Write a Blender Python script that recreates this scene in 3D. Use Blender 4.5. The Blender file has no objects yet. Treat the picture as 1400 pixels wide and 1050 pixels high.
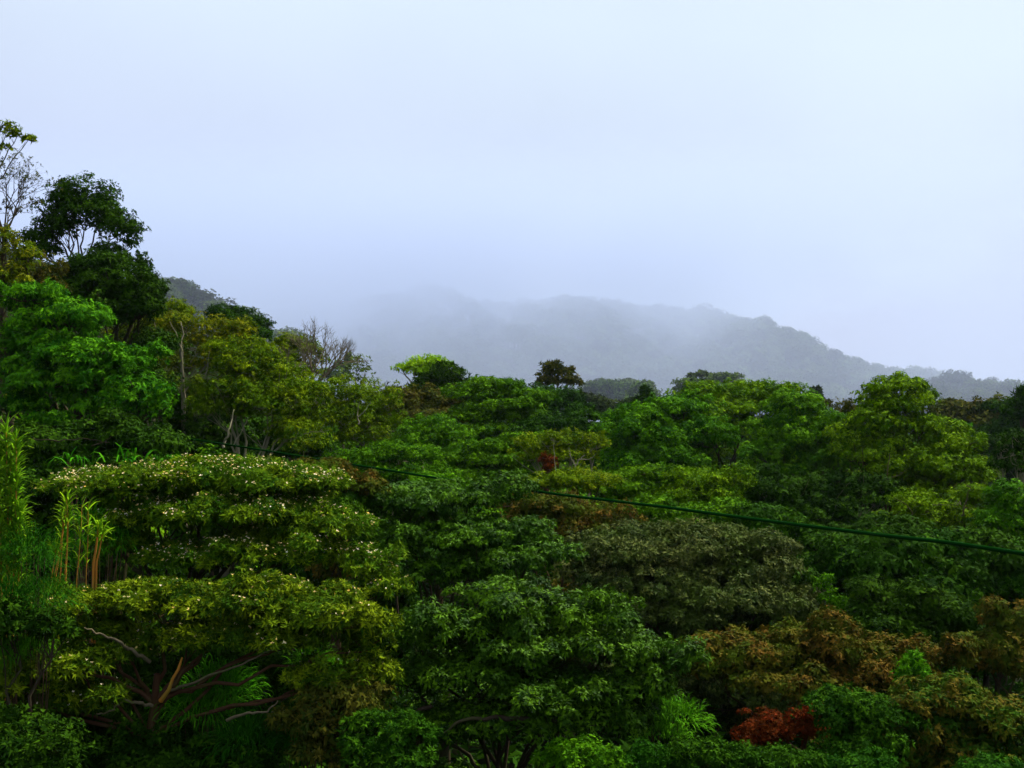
import bpy, math
import numpy as np
from mathutils import Vector

# ------------------------------------------------------------------ scene, camera, light
scene = bpy.context.scene
col = scene.collection
F = 1501.0                      # focal length in pixels of the 1400 px wide frame
EYE = np.array([0.0, 0.0, 20.0])
PITCH = math.atan(35.0 / F)     # eye level lies 35 px below the middle of the frame

cam_data = bpy.data.cameras.new('camera')
cam_data.sensor_width = 36.0
cam_data.lens = 36.0 * F / 1400.0
cam_data.clip_start = 0.5
cam_data.clip_end = 8000.0
cam = bpy.data.objects.new('camera', cam_data)
cam.location = EYE
cam.rotation_euler = (math.pi / 2 + PITCH, 0, 0)
col.objects.link(cam)
scene.camera = cam

SUN_EL, SUN_AZ = math.radians(54), math.radians(52)     # azimuth from +Y towards +X
world = bpy.data.worlds.new('World')
scene.world = world
world.use_nodes = True
wt = world.node_tree
for n in list(wt.nodes):
    wt.nodes.remove(n)
def wn(t, **k):
    n = wt.nodes.new(t)
    for a, v in k.items():
        setattr(n, a, v)
    return n
w_out = wn('ShaderNodeOutputWorld')
w_bg = wn('ShaderNodeBackground')
w_bg.inputs['Strength'].default_value = 0.50
sky = wn('ShaderNodeTexSky', sky_type='NISHITA')
sky.sun_disc = False
sky.sun_elevation = SUN_EL
sky.sun_rotation = SUN_AZ
sky.dust_density = 4.0
sky.air_density = 1.5
sky_k = wn('ShaderNodeVectorMath', operation='SCALE')
sky_k.inputs['Scale'].default_value = 0.10
wt.links.new(sky.outputs[0], sky_k.inputs[0])
# a low closed cloud deck in front of the clear sky: pale lavender at the horizon, whiter overhead
tc = wn('ShaderNodeTexCoord')
sep = wn('ShaderNodeSeparateXYZ')
wt.links.new(tc.outputs['Generated'], sep.inputs[0])
ramp = wn('ShaderNodeValToRGB')
ramp.color_ramp.elements[0].position = 0.0
ramp.color_ramp.elements[0].color = (0.61, 0.67, 0.97, 1)
ramp.color_ramp.elements[1].position = 1.0
ramp.color_ramp.elements[1].color = (0.95, 1.03, 1.12, 1)
e = ramp.color_ramp.elements.new(0.16); e.color = (0.65, 0.74, 1.00, 1)
e = ramp.color_ramp.elements.new(0.34); e.color = (0.79, 0.92, 1.06, 1)
lean = wn('ShaderNodeMath', operation='MULTIPLY_ADD')          # the cloud is thinner and whiter towards the sun
lean.inputs[1].default_value = 0.13
wt.links.new(sep.outputs['X'], lean.inputs[0]); wt.links.new(sep.outputs['Z'], lean.inputs[2])
wt.links.new(lean.outputs[0], ramp.inputs[0])
cn = wn('ShaderNodeTexNoise')
cn.inputs['Scale'].default_value = 2.2
cn.inputs['Detail'].default_value = 3.0
wt.links.new(tc.outputs['Generated'], cn.inputs['Vector'])
cm = wn('ShaderNodeMapRange')
cm.inputs['From Min'].default_value = 0.25
cm.inputs['From Max'].default_value = 0.75
cm.inputs['To Min'].default_value = 0.93
cm.inputs['To Max'].default_value = 1.07
wt.links.new(cn.outputs[0], cm.inputs['Value'])
deck = wn('ShaderNodeVectorMath', operation='SCALE')
wt.links.new(ramp.outputs[0], deck.inputs[0])
wt.links.new(cm.outputs[0], deck.inputs['Scale'])
wmix = wn('ShaderNodeMix', data_type='RGBA')
wmix.inputs['Factor'].default_value = 0.9
wt.links.new(sky_k.outputs[0], wmix.inputs[6])
wt.links.new(deck.outputs[0], wmix.inputs[7])
wt.links.new(wmix.outputs[2], w_bg.inputs['Color'])
wt.links.new(w_bg.outputs[0], w_out.inputs['Surface'])

sun_data = bpy.data.lights.new('sun', 'SUN')
sun_data.energy = 5.0
sun_data.angle = math.radians(7)
sun_data.color = (1.0, 0.93, 0.78)
sun = bpy.data.objects.new('sun', sun_data)
sdir = Vector((math.sin(SUN_AZ) * math.cos(SUN_EL), math.cos(SUN_AZ) * math.cos(SUN_EL), math.sin(SUN_EL)))
sun.rotation_euler = sdir.to_track_quat('Z', 'Y').to_euler()
sun.location = (60, 120, 220)
col.objects.link(sun)

scene.view_settings.view_transform = 'Standard'
scene.view_settings.look = 'None'
scene.view_settings.gamma = 1.0
scene.view_settings.exposure = 1.0
scene.view_settings.use_curve_mapping = False
scene.render.engine = 'CYCLES'
cy = scene.cycles
cy.max_bounces = 6
cy.diffuse_bounces = 1
cy.glossy_bounces = 1
cy.transmission_bounces = 2
cy.transparent_max_bounces = 4
cy.volume_bounces = 4
cy.use_denoising = True
cy.use_adaptive_sampling = True
cy.adaptive_threshold = 0.02
cy.volume_step_rate = 1.0
cy.volume_max_steps = 128

# ------------------------------------------------------------------ helpers
RNG = np.random.default_rng(7)

def P(px, py, d):
    """The world point d metres ahead of the camera in the direction of a photograph pixel."""
    u, v = (px - 700.0) / F, (525.0 - py) / F
    c, s = math.cos(PITCH), math.sin(PITCH)
    fy, fz = c - v * s, s + v * c
    return EYE + np.array([u, fy, fz]) * (d / fy)

def sstep(a, b, x):
    t = np.clip((x - a) / (b - a), 0, 1)
    return t * t * (3 - 2 * t)

CREST_X = np.array([-1200, -420, -213, -167, -100, 0, 53, 113, 167, 200, 233, 267, 300, 333, 360, 400, 470, 900, 1500]) * 1.0
CREST_Z = np.array([38, 56, 72, 84, 94, 108, 108, 99, 92, 83, 70, 57, 39, 26, 14, -3, -10, -12, -12]) * 1.0

def G(x, y):
    """Ground height."""
    x = np.asarray(x, float); y = np.asarray(y, float)
    near = -1.9 - 0.45 * np.clip(y, 0, 22) - 0.11 * np.clip(y - 22, 0, 33)
    z = near + 5.5 * sstep(90, 170, y) - 14 * sstep(200, 330, y)
    side = np.clip(-x - 5, 0, 120) * 0.43 * sstep(28, 66, y) * (1 - 0.75 * sstep(270, 420, y))
    z = z + side + 2.5 * sstep(170, 235, y) * sstep(-40, -60, x) * (1 - sstep(270, 420, y))
    z = z + 25 * np.exp(-((x - 147) / 52.0) ** 2 - ((y - 350) / 70.0) ** 2)
    crest = np.interp(x, CREST_X, CREST_Z) - 2
    gul = np.sin(x * .045 + 1.5 * np.sin(y * .012)) * 6 + np.sin(x * .019 + y * .008 + 2) * 6 + np.sin(x * .11 + y * .05) * 3
    z = z + gul * sstep(640, 800, y) * (1 - sstep(930, 990, y))
    z = z + np.clip(crest, 0, None) * np.exp(-(np.clip(np.abs(y - 1000), 0, None) / 260.0) ** 2)
    z = z + 0.5 * np.sin(x * 0.13 + 1.3) * np.sin(y * 0.11) + 4 * np.sin(x * 0.021 + 2) * np.sin(y * 0.017) * sstep(300, 600, y)
    return EYE[2] + z

def hsh(p, f, seed):
    """Smooth cheap 3-D noise in about -1..1."""
    q = p * f
    a = np.sin(q[..., 0] * 1.7 + seed) * np.cos(q[..., 1] * 1.3 + seed * 2.1)
    b = np.sin(q[..., 1] * 2.3 + q[..., 2] * 1.9 + seed * 0.7)
    c = np.cos(q[..., 2] * 2.1 - q[..., 0] * 1.1 + seed * 1.9)
    return (a + b * 0.7 + c * 0.7) / 1.9

class MB:
    """Collects quads and links them as ONE mesh."""
    def __init__(self):
        self.v, self.f, self.t, self.n = [], [], [], 0
        self.f3, self.t3 = [], []
    def quads(self, verts, tint=None):
        """verts (N,4,3)"""
        N = len(verts)
        if N == 0:
            return
        self.v.append(verts.reshape(-1, 3))
        self.f.append(np.arange(N * 4).reshape(N, 4) + self.n)
        self.t.append(np.full(N, 0.5) if tint is None else tint)
        self.n += N * 4
    def tris(self, verts, tint):
        N = len(verts)
        if N == 0:
            return
        self.v.append(verts.reshape(-1, 3))
        self.f3.append(np.arange(N * 3).reshape(N, 3) + self.n)
        self.t3.append(tint)
        self.n += N * 3
    def tube(self, pts, rad, sides=6, tint=0.5):
        pts = np.asarray(pts, float); rad = np.asarray(rad, float)
        k = len(pts)
        tg = np.gradient(pts, axis=0)
        tg /= np.linalg.norm(tg, axis=1, keepdims=True) + 1e-9
        ref = np.array([1.0, 0.13, 0.0]) if abs(tg[:, 2]).mean() > 0.7 else np.array([0.0, 0.13, 1.0])
        a = np.cross(tg, ref); a /= np.linalg.norm(a, axis=1, keepdims=True) + 1e-9
        b = np.cross(tg, a)
        ang = np.arange(sides) * 2 * math.pi / sides
        ring = pts[:, None] + rad[:, None, None] * (a[:, None] * np.cos(ang)[None, :, None] + b[:, None] * np.sin(ang)[None, :, None])
        self.v.append(ring.reshape(-1, 3))
        i = np.arange(k - 1)[:, None] * sides; j = np.arange(sides)[None]; jn = (j + 1) % sides
        fs = np.stack([i + j, i + jn, i + sides + jn, i + sides + j], -1).reshape(-1, 4) + self.n
        self.f.append(fs)
        self.t.append(np.full(len(fs), tint))
        self.n += k * sides
    def build(self, name, mat, parent=None, origin=None, smooth=False):
        if not self.v:
            return None
        v = np.concatenate(self.v)
        f = np.concatenate(self.f) if self.f else np.zeros((0, 4), int)
        f3 = np.concatenate(self.f3) if self.f3 else np.zeros((0, 3), int)
        t = np.concatenate(self.t + self.t3)
        loops = np.concatenate([f.ravel(), f3.ravel()])
        starts = np.concatenate([np.arange(len(f)) * 4, len(f) * 4 + np.arange(len(f3)) * 3])
        if origin is not None:
            v = v - np.asarray(origin)
        me = bpy.data.meshes.new(name)
        me.vertices.add(len(v)); me.vertices.foreach_set('co', v.astype(np.float32).ravel())
        me.loops.add(len(loops)); me.loops.foreach_set('vertex_index', loops.astype(np.int32))
        me.polygons.add(len(starts))
        me.polygons.foreach_set('loop_start', starts.astype(np.int32))
        if smooth:
            me.polygons.foreach_set('use_smooth', np.ones(len(starts), bool))
        at = me.attributes.new('tint', 'FLOAT', 'FACE')
        at.data.foreach_set('value', t.astype(np.float32))
        me.update(calc_edges=True)
        me.materials.append(mat)
        o = bpy.data.objects.new(name, me)
        col.objects.link(o)
        if parent is not None:
            o.parent = parent
        STAT[0] += 2 * len(f) + len(f3)
        return o
STAT = [0]

def norm(a):
    return a / (np.linalg.norm(a, axis=-1, keepdims=True) + 1e-9)

def leaves(mb, pos, nrm, tint, k, L, W, spread, droop, rng, tri=False):
    """k diamond leaves in a rosette at every tuft."""
    M = len(pos)
    if M == 0:
        return
    pos = np.repeat(pos, k, 0); n = np.repeat(nrm, k, 0); tint = np.repeat(tint, k)
    N = M * k
    t = norm(np.cross(n, norm(rng.normal(size=(N, 3)))))
    th = spread * rng.uniform(0.62, 1.12, N)
    d = n * np.cos(th)[:, None] + t * np.sin(th)[:, None]
    d[:, 2] -= droop * rng.uniform(0.4, 1.3, N)
    d = norm(d)
    s = norm(np.cross(d, n + 0.28 * rng.normal(size=(N, 3))))
    up = np.cross(s, d)
    ln = (L * rng.uniform(0.6, 1.25, N))[:, None]
    wd = (W * rng.uniform(0.7, 1.2, N))[:, None]
    base = pos + rng.normal(size=(N, 3)) * L * 0.12
    mid = base + d * ln * rng.uniform(0.4, 0.6, N)[:, None]
    tip = base + d * ln
    tip[:, 2] -= (ln[:, 0] * droop * 0.35)
    tint = np.clip(tint + rng.normal(size=N) * .26, 0, 1)
    if tri:
        mb.tris(np.stack([base - s * wd * .55 + d * ln * .2, base + s * wd * .55 + d * ln * .2 + up * wd * .2, tip], 1), tint)
        return
    q = np.stack([base, mid + s * wd * 0.5 + up * wd * 0.16, tip, mid - s * wd * 0.5 + up * wd * 0.16], 1)
    mb.quads(q, tint)

def shell(c, r, m, rng, low=-0.25, jitter=0.16):
    """m points over the upper part of an ellipsoid and their outward directions."""
    d = norm(rng.normal(size=(int(m * 2.2) + 8, 3)))
    d = d[d[:, 2] > low][:m]
    rr = 1.0 + rng.uniform(-jitter * 1.6, jitter, len(d))
    p = c + d * r * rr[:, None]
    n = norm(d / np.asarray(r) * np.min(r))
    return p, n

# species: leaf length, width, leaves per tuft, spread, droop, clump radius (m), tuft spacing (m), irregularity
SPECIES = {
    'blossom': dict(L=.165, W=.044, k=8, spread=1.25, droop=.10, rc=.34, sp=.172),
    'glossy':  dict(L=.140, W=.062, k=6, spread=1.35, droop=.25, rc=.36, sp=.164),
    'dome':    dict(L=.20, W=.070, k=6, spread=1.35, droop=.10, rc=.50, sp=.205),
    'russet':  dict(L=.16, W=.070, k=6, spread=1.3, droop=.30, rc=.40, sp=.165),
    'shrub':   dict(L=.12, W=.050, k=6, spread=1.3, droop=.15, rc=.30, sp=.135),
    'fine':    dict(L=.17, W=.060, k=5, spread=1.3, droop=.25, rc=.42, sp=.19),
    'broad':   dict(L=.23, W=.115, k=5, spread=1.35, droop=.30, rc=.66, sp=.255),
    'vivid':   dict(L=.20, W=.09, k=6, spread=1.3, droop=.45, rc=.52, sp=.225),
    'layered': dict(L=.23, W=.105, k=5, spread=1.5, droop=.12, rc=.60, sp=.265),
    'airy':    dict(L=.19, W=.085, k=5, spread=1.3, droop=.25, rc=.52, sp=.25),
    'sparse':  dict(L=.28, W=.13, k=4, spread=1.3, droop=.2, rc=.6, sp=.42),
    'needle':  dict(L=.42, W=.11, k=5, spread=1.2, droop=.12, rc=.60, sp=.36),
    'far':     dict(L=.62, W=.34, k=4, spread=1.35, droop=.2, rc=1.4, sp=.72),
}

# ------------------------------------------------------------------ materials
def new_mat(name):
    m = bpy.data.materials.new(name); m.use_nodes = True
    nt = m.node_tree
    for n in list(nt.nodes):
        nt.nodes.remove(n)
    return m, nt

LEAFMATS = {}
def leaf_mat(name, c1, c2, c3=None, rough=0.8, spec=0.015, trans=0.14, scale=0.55):
    """c1..c2 leaf to leaf, drifting towards c3 from spray to spray."""
    m, nt = new_mat(name)
    N, Lk = nt.nodes.new, nt.links.new
    out = N('ShaderNodeOutputMaterial')
    f_ = .9 if name in ('leaf_far', 'blossom_petal', 'leaf_blossom', 'leaf_cane', 'leaf_gold') else .80
    c1, c2 = tuple(v * f_ for v in c1), tuple(v * f_ for v in c2)
    c3 = tuple(v * f_ for v in c3) if c3 else None
    at = N('ShaderNodeAttribute'); at.attribute_name = 'tint'
    mx = N('ShaderNodeMix'); mx.data_type = 'RGBA'
    mx.inputs[6].default_value = (*c2, 1); mx.inputs[7].default_value = (*c1, 1)
    pw = N('ShaderNodeMath'); pw.operation = 'POWER'; pw.inputs[1].default_value = 1.7
    Lk(at.outputs['Fac'], pw.inputs[0]); Lk(pw.outputs[0], mx.inputs['Factor'])
    tc = N('ShaderNodeTexCoord')
    ns = N('ShaderNodeTexNoise'); ns.inputs['Scale'].default_value = scale; ns.inputs['Detail'].default_value = 3
    Lk(tc.outputs['Object'], ns.inputs['Vector'])
    mr = N('ShaderNodeMapRange'); mr.inputs['From Min'].default_value = .42; mr.inputs['From Max'].default_value = .72
    Lk(ns.outputs[0], mr.inputs['Value'])
    m2 = N('ShaderNodeMix'); m2.data_type = 'RGBA'
    c3 = c3 or tuple(0.5 * (a + b) * 1.1 for a, b in zip(c1, c2))
    m2.inputs[7].default_value = (*c3, 1)
    Lk(mx.outputs[2], m2.inputs[6]); 
    k = N('ShaderNodeMath'); k.operation = 'MULTIPLY'; k.inputs[1].default_value = 0.95
    Lk(mr.outputs[0], k.inputs[0]); Lk(k.outputs[0], m2.inputs['Factor'])
    oi = N('ShaderNodeObjectInfo')
    hv = N('ShaderNodeHueSaturation')
    h = N('ShaderNodeMapRange'); h.inputs['To Min'].default_value = .484; h.inputs['To Max'].default_value = .502
    Lk(oi.outputs['Random'], h.inputs['Value']); Lk(h.outputs[0], hv.inputs['Hue'])
    if name == 'leaf_far':                                   # kinds of tree differ more than leaves do at that distance
        hb = N('ShaderNodeMapRange'); hb.inputs['To Min'].default_value = .35; hb.inputs['To Max'].default_value = 1.9
        rr = N('ShaderNodeMath'); rr.operation = 'MULTIPLY'; rr.inputs[1].default_value = 7.31
        rf = N('ShaderNodeMath'); rf.operation = 'FRACT'
        Lk(oi.outputs['Random'], rr.inputs[0]); Lk(rr.outputs[0], rf.inputs[0]); Lk(rf.outputs[0], hb.inputs['Value']); Lk(hb.outputs[0], hv.inputs['Value'])
    Lk(m2.outputs[2], hv.inputs['Color'])
    pb = N('ShaderNodeBsdfPrincipled')
    pb.inputs['Roughness'].default_value = rough
    pb.inputs['Specular IOR Level'].default_value = spec
    Lk(hv.outputs[0], pb.inputs['Base Color'])
    tr = N('ShaderNodeBsdfTranslucent'); Lk(hv.outputs[0], tr.inputs['Color'])
    ms = N('ShaderNodeMixShader'); ms.inputs[0].default_value = trans
    Lk(pb.outputs[0], ms.inputs[1]); Lk(tr.outputs[0], ms.inputs[2])
    Lk(ms.outputs[0], out.inputs['Surface'])
    LEAFMATS[name] = m
    return m

leaf_mat('leaf_blossom', (.135, .215, .004), (.012, .052, .002), (.042, .115, .003))
leaf_mat('leaf_glossy', (.075, .210, .004), (.007, .035, .002), (.020, .080, .002), rough=.55, spec=.03)
leaf_mat('leaf_grey', (.115, .140, .028), (.018, .042, .005), (.046, .085, .008), rough=.65, spec=.03)
leaf_mat('leaf_russet', (.135, .085, .010), (.024, .042, .003), (.045, .090, .004), scale=.9)
leaf_mat('leaf_russet_green', (.130, .095, .009), (.015, .045, .003), (.030, .100, .004), scale=.9)
leaf_mat('leaf_red', (.170, .036, .004), (.050, .022, .002), (.090, .026, .002), scale=1.5)
leaf_mat('leaf_vivid', (.110, .330, .004), (.009, .075, .002), (.040, .165, .003))
leaf_mat('leaf_mid', (.105, .280, .003), (.009, .058, .001), (.044, .145, .002))
leaf_mat('leaf_fresh', (.170, .340, .003), (.017, .075, .001), (.075, .185, .002))
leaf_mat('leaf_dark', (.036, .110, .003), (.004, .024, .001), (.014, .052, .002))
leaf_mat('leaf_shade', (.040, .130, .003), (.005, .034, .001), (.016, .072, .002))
leaf_mat('leaf_olive', (.205, .290, .003), (.028, .080, .001), (.085, .175, .002))
leaf_mat('leaf_gold', (.220, .220, .004), (.045, .080, .002), (.075, .145, .003))
leaf_mat('leaf_dull', (.110, .100, .010), (.020, .040, .004), (.050, .075, .005))
leaf_mat('leaf_lime', (.260, .520, .005), (.120, .340, .003), (.180, .420, .004))
leaf_mat('leaf_cane', (.230, .430, .006), (.060, .200, .004), (.120, .300, .004))
leaf_mat('leaf_grass', (.090, .350, .005), (.012, .120, .002), (.040, .210, .003))
leaf_mat('leaf_deepgreen', (.026, .180, .004), (.004, .050, .002), (.010, .100, .003))
leaf_mat('leaf_far', (.060, .120, .012), (.008, .024, .004), (.075, .085, .010), scale=.05)
leaf_mat('blossom_petal', (.90, .86, .74), (.70, .46, .05), (.82, .66, .26), scale=.8)

def bark_mat(name, c1, c2, moss=(.05, .07, .015), mossk=.4):
    m, nt = new_mat(name)
    N, Lk = nt.nodes.new, nt.links.new
    out = N('ShaderNodeOutputMaterial'); pb = N('ShaderNodeBsdfPrincipled')
    tc = N('ShaderNodeTexCoord')
    a = N('ShaderNodeTexNoise'); a.inputs['Scale'].default_value = 9; a.inputs['Detail'].default_value = 6
    mp = N('ShaderNodeMapping'); mp.inputs['Scale'].default_value = (1, 1, .25)
    Lk(tc.outputs['Object'], mp.inputs[0]); Lk(mp.outputs[0], a.inputs['Vector'])
    x = N('ShaderNodeMix'); x.data_type = 'RGBA'; x.inputs[6].default_value = (*c1, 1); x.inputs[7].default_value = (*c2, 1)
    Lk(a.outputs[0], x.inputs['Factor'])
    b = N('ShaderNodeTexNoise'); b.inputs['Scale'].default_value = 1.7; b.inputs['Detail'].default_value = 5
    Lk(tc.outputs['Object'], b.inputs['Vector'])
    r = N('ShaderNodeMapRange'); r.inputs['From Min'].default_value = .5; r.inputs['From Max'].default_value = .6; r.inputs['To Max'].default_value = mossk
    Lk(b.outputs[0], r.inputs['Value'])
    y = N('ShaderNodeMix'); y.data_type = 'RGBA'; y.inputs[7].default_value = (*moss, 1)
    Lk(x.outputs[2], y.inputs[6]); Lk(r.outputs[0], y.inputs['Factor'])
    Lk(y.outputs[2], pb.inputs['Base Color'])
    pb.inputs['Roughness'].default_value = .85; pb.inputs['Specular IOR Level'].default_value = .05
    bp = N('ShaderNodeBump'); bp.inputs['Strength'].default_value = .6; bp.inputs['Distance'].default_value = .04
    Lk(a.outputs[0], bp.inputs['Height']); Lk(bp.outputs[0], pb.inputs['Normal'])
    Lk(pb.outputs[0], out.inputs['Surface'])
    return m
BARK = {
    'brown': bark_mat('bark_brown', (.06, .036, .018), (.03, .02, .012)),
    'dark': bark_mat('bark_dark', (.020, .015, .010), (.045, .032, .020), mossk=.3),
    'pale': bark_mat('bark_pale', (.26, .23, .15), (.10, .09, .055), moss=(.12, .13, .05), mossk=.5),
    'lichen': bark_mat('bark_lichen', (.15, .12, .07), (.06, .05, .03)),
    'red': bark_mat('bark_red', (.085, .036, .018), (.04, .022, .012), mossk=.25),
    'orange': bark_mat('bark_orange', (.50, .17, .02), (.34, .17, .03), moss=(.25, .25, .04), mossk=.4),
}

# ------------------------------------------------------------------ ground (one sheet) and haze
def build_ground():
    def axis(vals):
        return np.unique(np.concatenate(vals))
    xs = axis([np.arange(-130, 131, 4), np.arange(-500, 501, 12), np.linspace(-3200, 3200, 80)])
    ys = axis([np.arange(-20, 240, 4), np.arange(240, 1300, 12), np.linspace(-400, 4200, 70)])
    X, Y = np.meshgrid(xs, ys)
    Z = G(X, Y)
    v = np.stack([X, Y, Z], -1).reshape(-1, 3)
    ny, nx = X.shape
    i = np.arange(ny - 1)[:, None] * nx + np.arange(nx - 1)[None]
    f = np.stack([i, i + 1, i + nx + 1, i + nx], -1).reshape(-1, 4)
    m, nt = new_mat('forest_floor')
    N, Lk = nt.nodes.new, nt.links.new
    out = N('ShaderNodeOutputMaterial'); pb = N('ShaderNodeBsdfPrincipled')
    tc = N('ShaderNodeTexCoord'); a = N('ShaderNodeTexNoise'); a.inputs['Scale'].default_value = .8; a.inputs['Detail'].default_value = 8
    Lk(tc.outputs['Object'], a.inputs['Vector'])
    r = N('ShaderNodeValToRGB')
    r.color_ramp.elements[0].position = .35; r.color_ramp.elements[0].color = (.008, .006, .004, 1)
    r.color_ramp.elements[1].position = .65; r.color_ramp.elements[1].color = (.008, .016, .004, 1)
    Lk(a.outputs[0], r.inputs[0]); Lk(r.outputs[0], pb.inputs['Base Color'])
    pb.inputs['Roughness'].default_value = 1; pb.inputs['Specular IOR Level'].default_value = 0
    Lk(pb.outputs[0], out.inputs['Surface'])
    mb = MB(); mb.v.append(v); mb.f.append(f); mb.t.append(np.zeros(len(f))); mb.n = len(v)
    o = mb.build('ground', m, smooth=True)
    o['kind'] = 'structure'; o['label'] = 'forest floor falling from the viewpoint and rising to the foggy hill'
build_ground()

def box_obj(name, x0, x1, y0, y1, z0, z1, mat):
    v = np.array([(x, y, z) for z in (z0, z1) for y in (y0, y1) for x in (x0, x1)], float)
    f = np.array([(0, 2, 3, 1), (4, 5, 7, 6), (0, 1, 5, 4), (2, 6, 7, 3), (0, 4, 6, 2), (1, 3, 7, 5)])
    mb = MB(); mb.v.append(v); mb.f.append(f); mb.t.append(np.zeros(6)); mb.n = 8
    return mb.build(name, mat)

HAZE = 0.00005
def build_haze():
    m, nt = new_mat('haze_air')
    out = nt.nodes.new('ShaderNodeOutputMaterial')
    v = nt.nodes.new('ShaderNodeVolumePrincipled')
    v.inputs['Color'].default_value = (.49, .58, .79, 1)
    v.inputs['Density'].default_value = HAZE
    v.inputs['Anisotropy'].default_value = 0.2
    nt.links.new(v.outputs[0], out.inputs['Volume'])
    o = box_obj('haze', -3300, 3300, -450, 4300, -20, 165, m)
    o['kind'] = 'stuff'; o['label'] = 'pale blue morning haze in the valley air'
build_haze()

MIST = 0.0016
def build_mist():
    """The low cloud that hangs on the far hill and hides its crest."""
    m, nt = new_mat('mist_cloud')
    N, Lk = nt.nodes.new, nt.links.new
    out = N('ShaderNodeOutputMaterial')
    v = N('ShaderNodeVolumePrincipled')
    v.inputs['Color'].default_value = (.49, .58, .79, 1)
    v.inputs['Anisotropy'].default_value = 0.2
    tc = N('ShaderNodeTexCoord'); s = N('ShaderNodeSeparateXYZ')
    Lk(tc.outputs['Object'], s.inputs[0])
    ns = N('ShaderNodeTexNoise'); ns.inputs['Scale'].default_value = .012; ns.inputs['Detail'].default_value = 5
    Lk(tc.outputs['Object'], ns.inputs['Vector'])
    def math_(op, a, b, c=None):
        n = N('ShaderNodeMath'); n.operation = op
        for i, q in enumerate((a, b, c)):
            if q is None: continue
            if isinstance(q, (int, float)): n.inputs[i].default_value = q
            else: Lk(q, n.inputs[i])
        return n.outputs[0]
    base = math_('MULTIPLY_ADD', s.outputs['X'], 0.24, 72.0)           # underside of the cloud
    wob = math_('MULTIPLY_ADD', ns.outputs[0], 200.0, -100.0)
    h = math_('ADD', math_('SUBTRACT', s.outputs['Z'], base), wob)
    mr = N('ShaderNodeMapRange'); mr.interpolation_type = 'SMOOTHSTEP'
    mr.inputs['From Min'].default_value = -45; mr.inputs['From Max'].default_value = 75
    mr.inputs['To Min'].default_value = 0.0; mr.inputs['To Max'].default_value = 0.010
    Lk(h, mr.inputs['Value'])
    fy = N('ShaderNodeMapRange'); fy.interpolation_type = 'SMOOTHSTEP'
    fy.inputs['From Min'].default_value = 135; fy.inputs['From Max'].default_value = 260
    Lk(s.outputs['Y'], fy.inputs['Value'])
    fz = N('ShaderNodeMapRange'); fz.interpolation_type = 'SMOOTHSTEP'      # valley fog thins upward in front of the hill
    fz.inputs['From Min'].default_value = 35; fz.inputs['From Max'].default_value = 120
    fz.inputs['To Min'].default_value = MIST; fz.inputs['To Max'].default_value = 0.0
    Lk(s.outputs['Z'], fz.inputs['Value'])
    n2 = N('ShaderNodeTexNoise'); n2.inputs['Scale'].default_value = .0075; n2.inputs['Detail'].default_value = 4
    Lk(tc.outputs['Object'], n2.inputs['Vector'])
    pt = N('ShaderNodeMapRange'); pt.inputs['From Min'].default_value = .36; pt.inputs['From Max'].default_value = .64
    pt.inputs['To Min'].default_value = .35; pt.inputs['To Max'].default_value = 1.7
    Lk(n2.outputs[0], pt.inputs['Value'])
    fb = N('ShaderNodeMapRange'); fb.interpolation_type = 'SMOOTHSTEP'      # a thicker bank lies over the dip before the hill
    fb.inputs['From Min'].default_value = 330; fb.inputs['From Max'].default_value = 520
    fb.inputs['To Min'].default_value = 1.6; fb.inputs['To Max'].default_value = 0.36
    Lk(s.outputs['Y'], fb.inputs['Value'])
    fx = N('ShaderNodeMapRange'); fx.inputs['From Min'].default_value = -220; fx.inputs['From Max'].default_value = 320
    fx.inputs['To Min'].default_value = 1.35; fx.inputs['To Max'].default_value = .62
    Lk(s.outputs['X'], fx.inputs['Value'])
    f2 = N('ShaderNodeMapRange'); f2.interpolation_type = 'SMOOTHSTEP'
    f2.inputs['From Min'].default_value = 480; f2.inputs['From Max'].default_value = 640
    Lk(s.outputs['Y'], f2.inputs['Value'])
    Lk(math_('ADD', math_('MULTIPLY', mr.outputs[0], f2.outputs[0]), math_('MULTIPLY', math_('MULTIPLY', math_('MULTIPLY', fz.outputs[0], fb.outputs[0]), fy.outputs[0]), math_('MULTIPLY', pt.outputs[0], fx.outputs[0]))), v.inputs['Density'])
    Lk(v.outputs[0], out.inputs['Volume'])
    o = box_obj('mist', -1500, 1500, 125, 1500, -15, 160, m)
    o['kind'] = 'stuff'; o['label'] = 'low grey cloud hanging over the crest of the far hill'
build_mist()

# ------------------------------------------------------------------ trees
def empty(name, loc, label, cat, group=None):
    o = bpy.data.objects.new(name, None)
    o.location = loc; o.empty_display_size = 0.3
    o['label'] = label; o['category'] = cat
    if group: o['group'] = group
    col.objects.link(o)
    return o

def bez(a, b, c, n):
    t = np.linspace(0, 1, n)[:, None]
    return (1 - t) ** 2 * a + 2 * t * (1 - t) * b + t ** 2 * c

def wobble(pts, amp, rng):
    p = pts.copy()
    if len(p) > 2:
        p[1:-1] += rng.normal(size=(len(p) - 2, 3)) * amp
    return p

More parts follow.
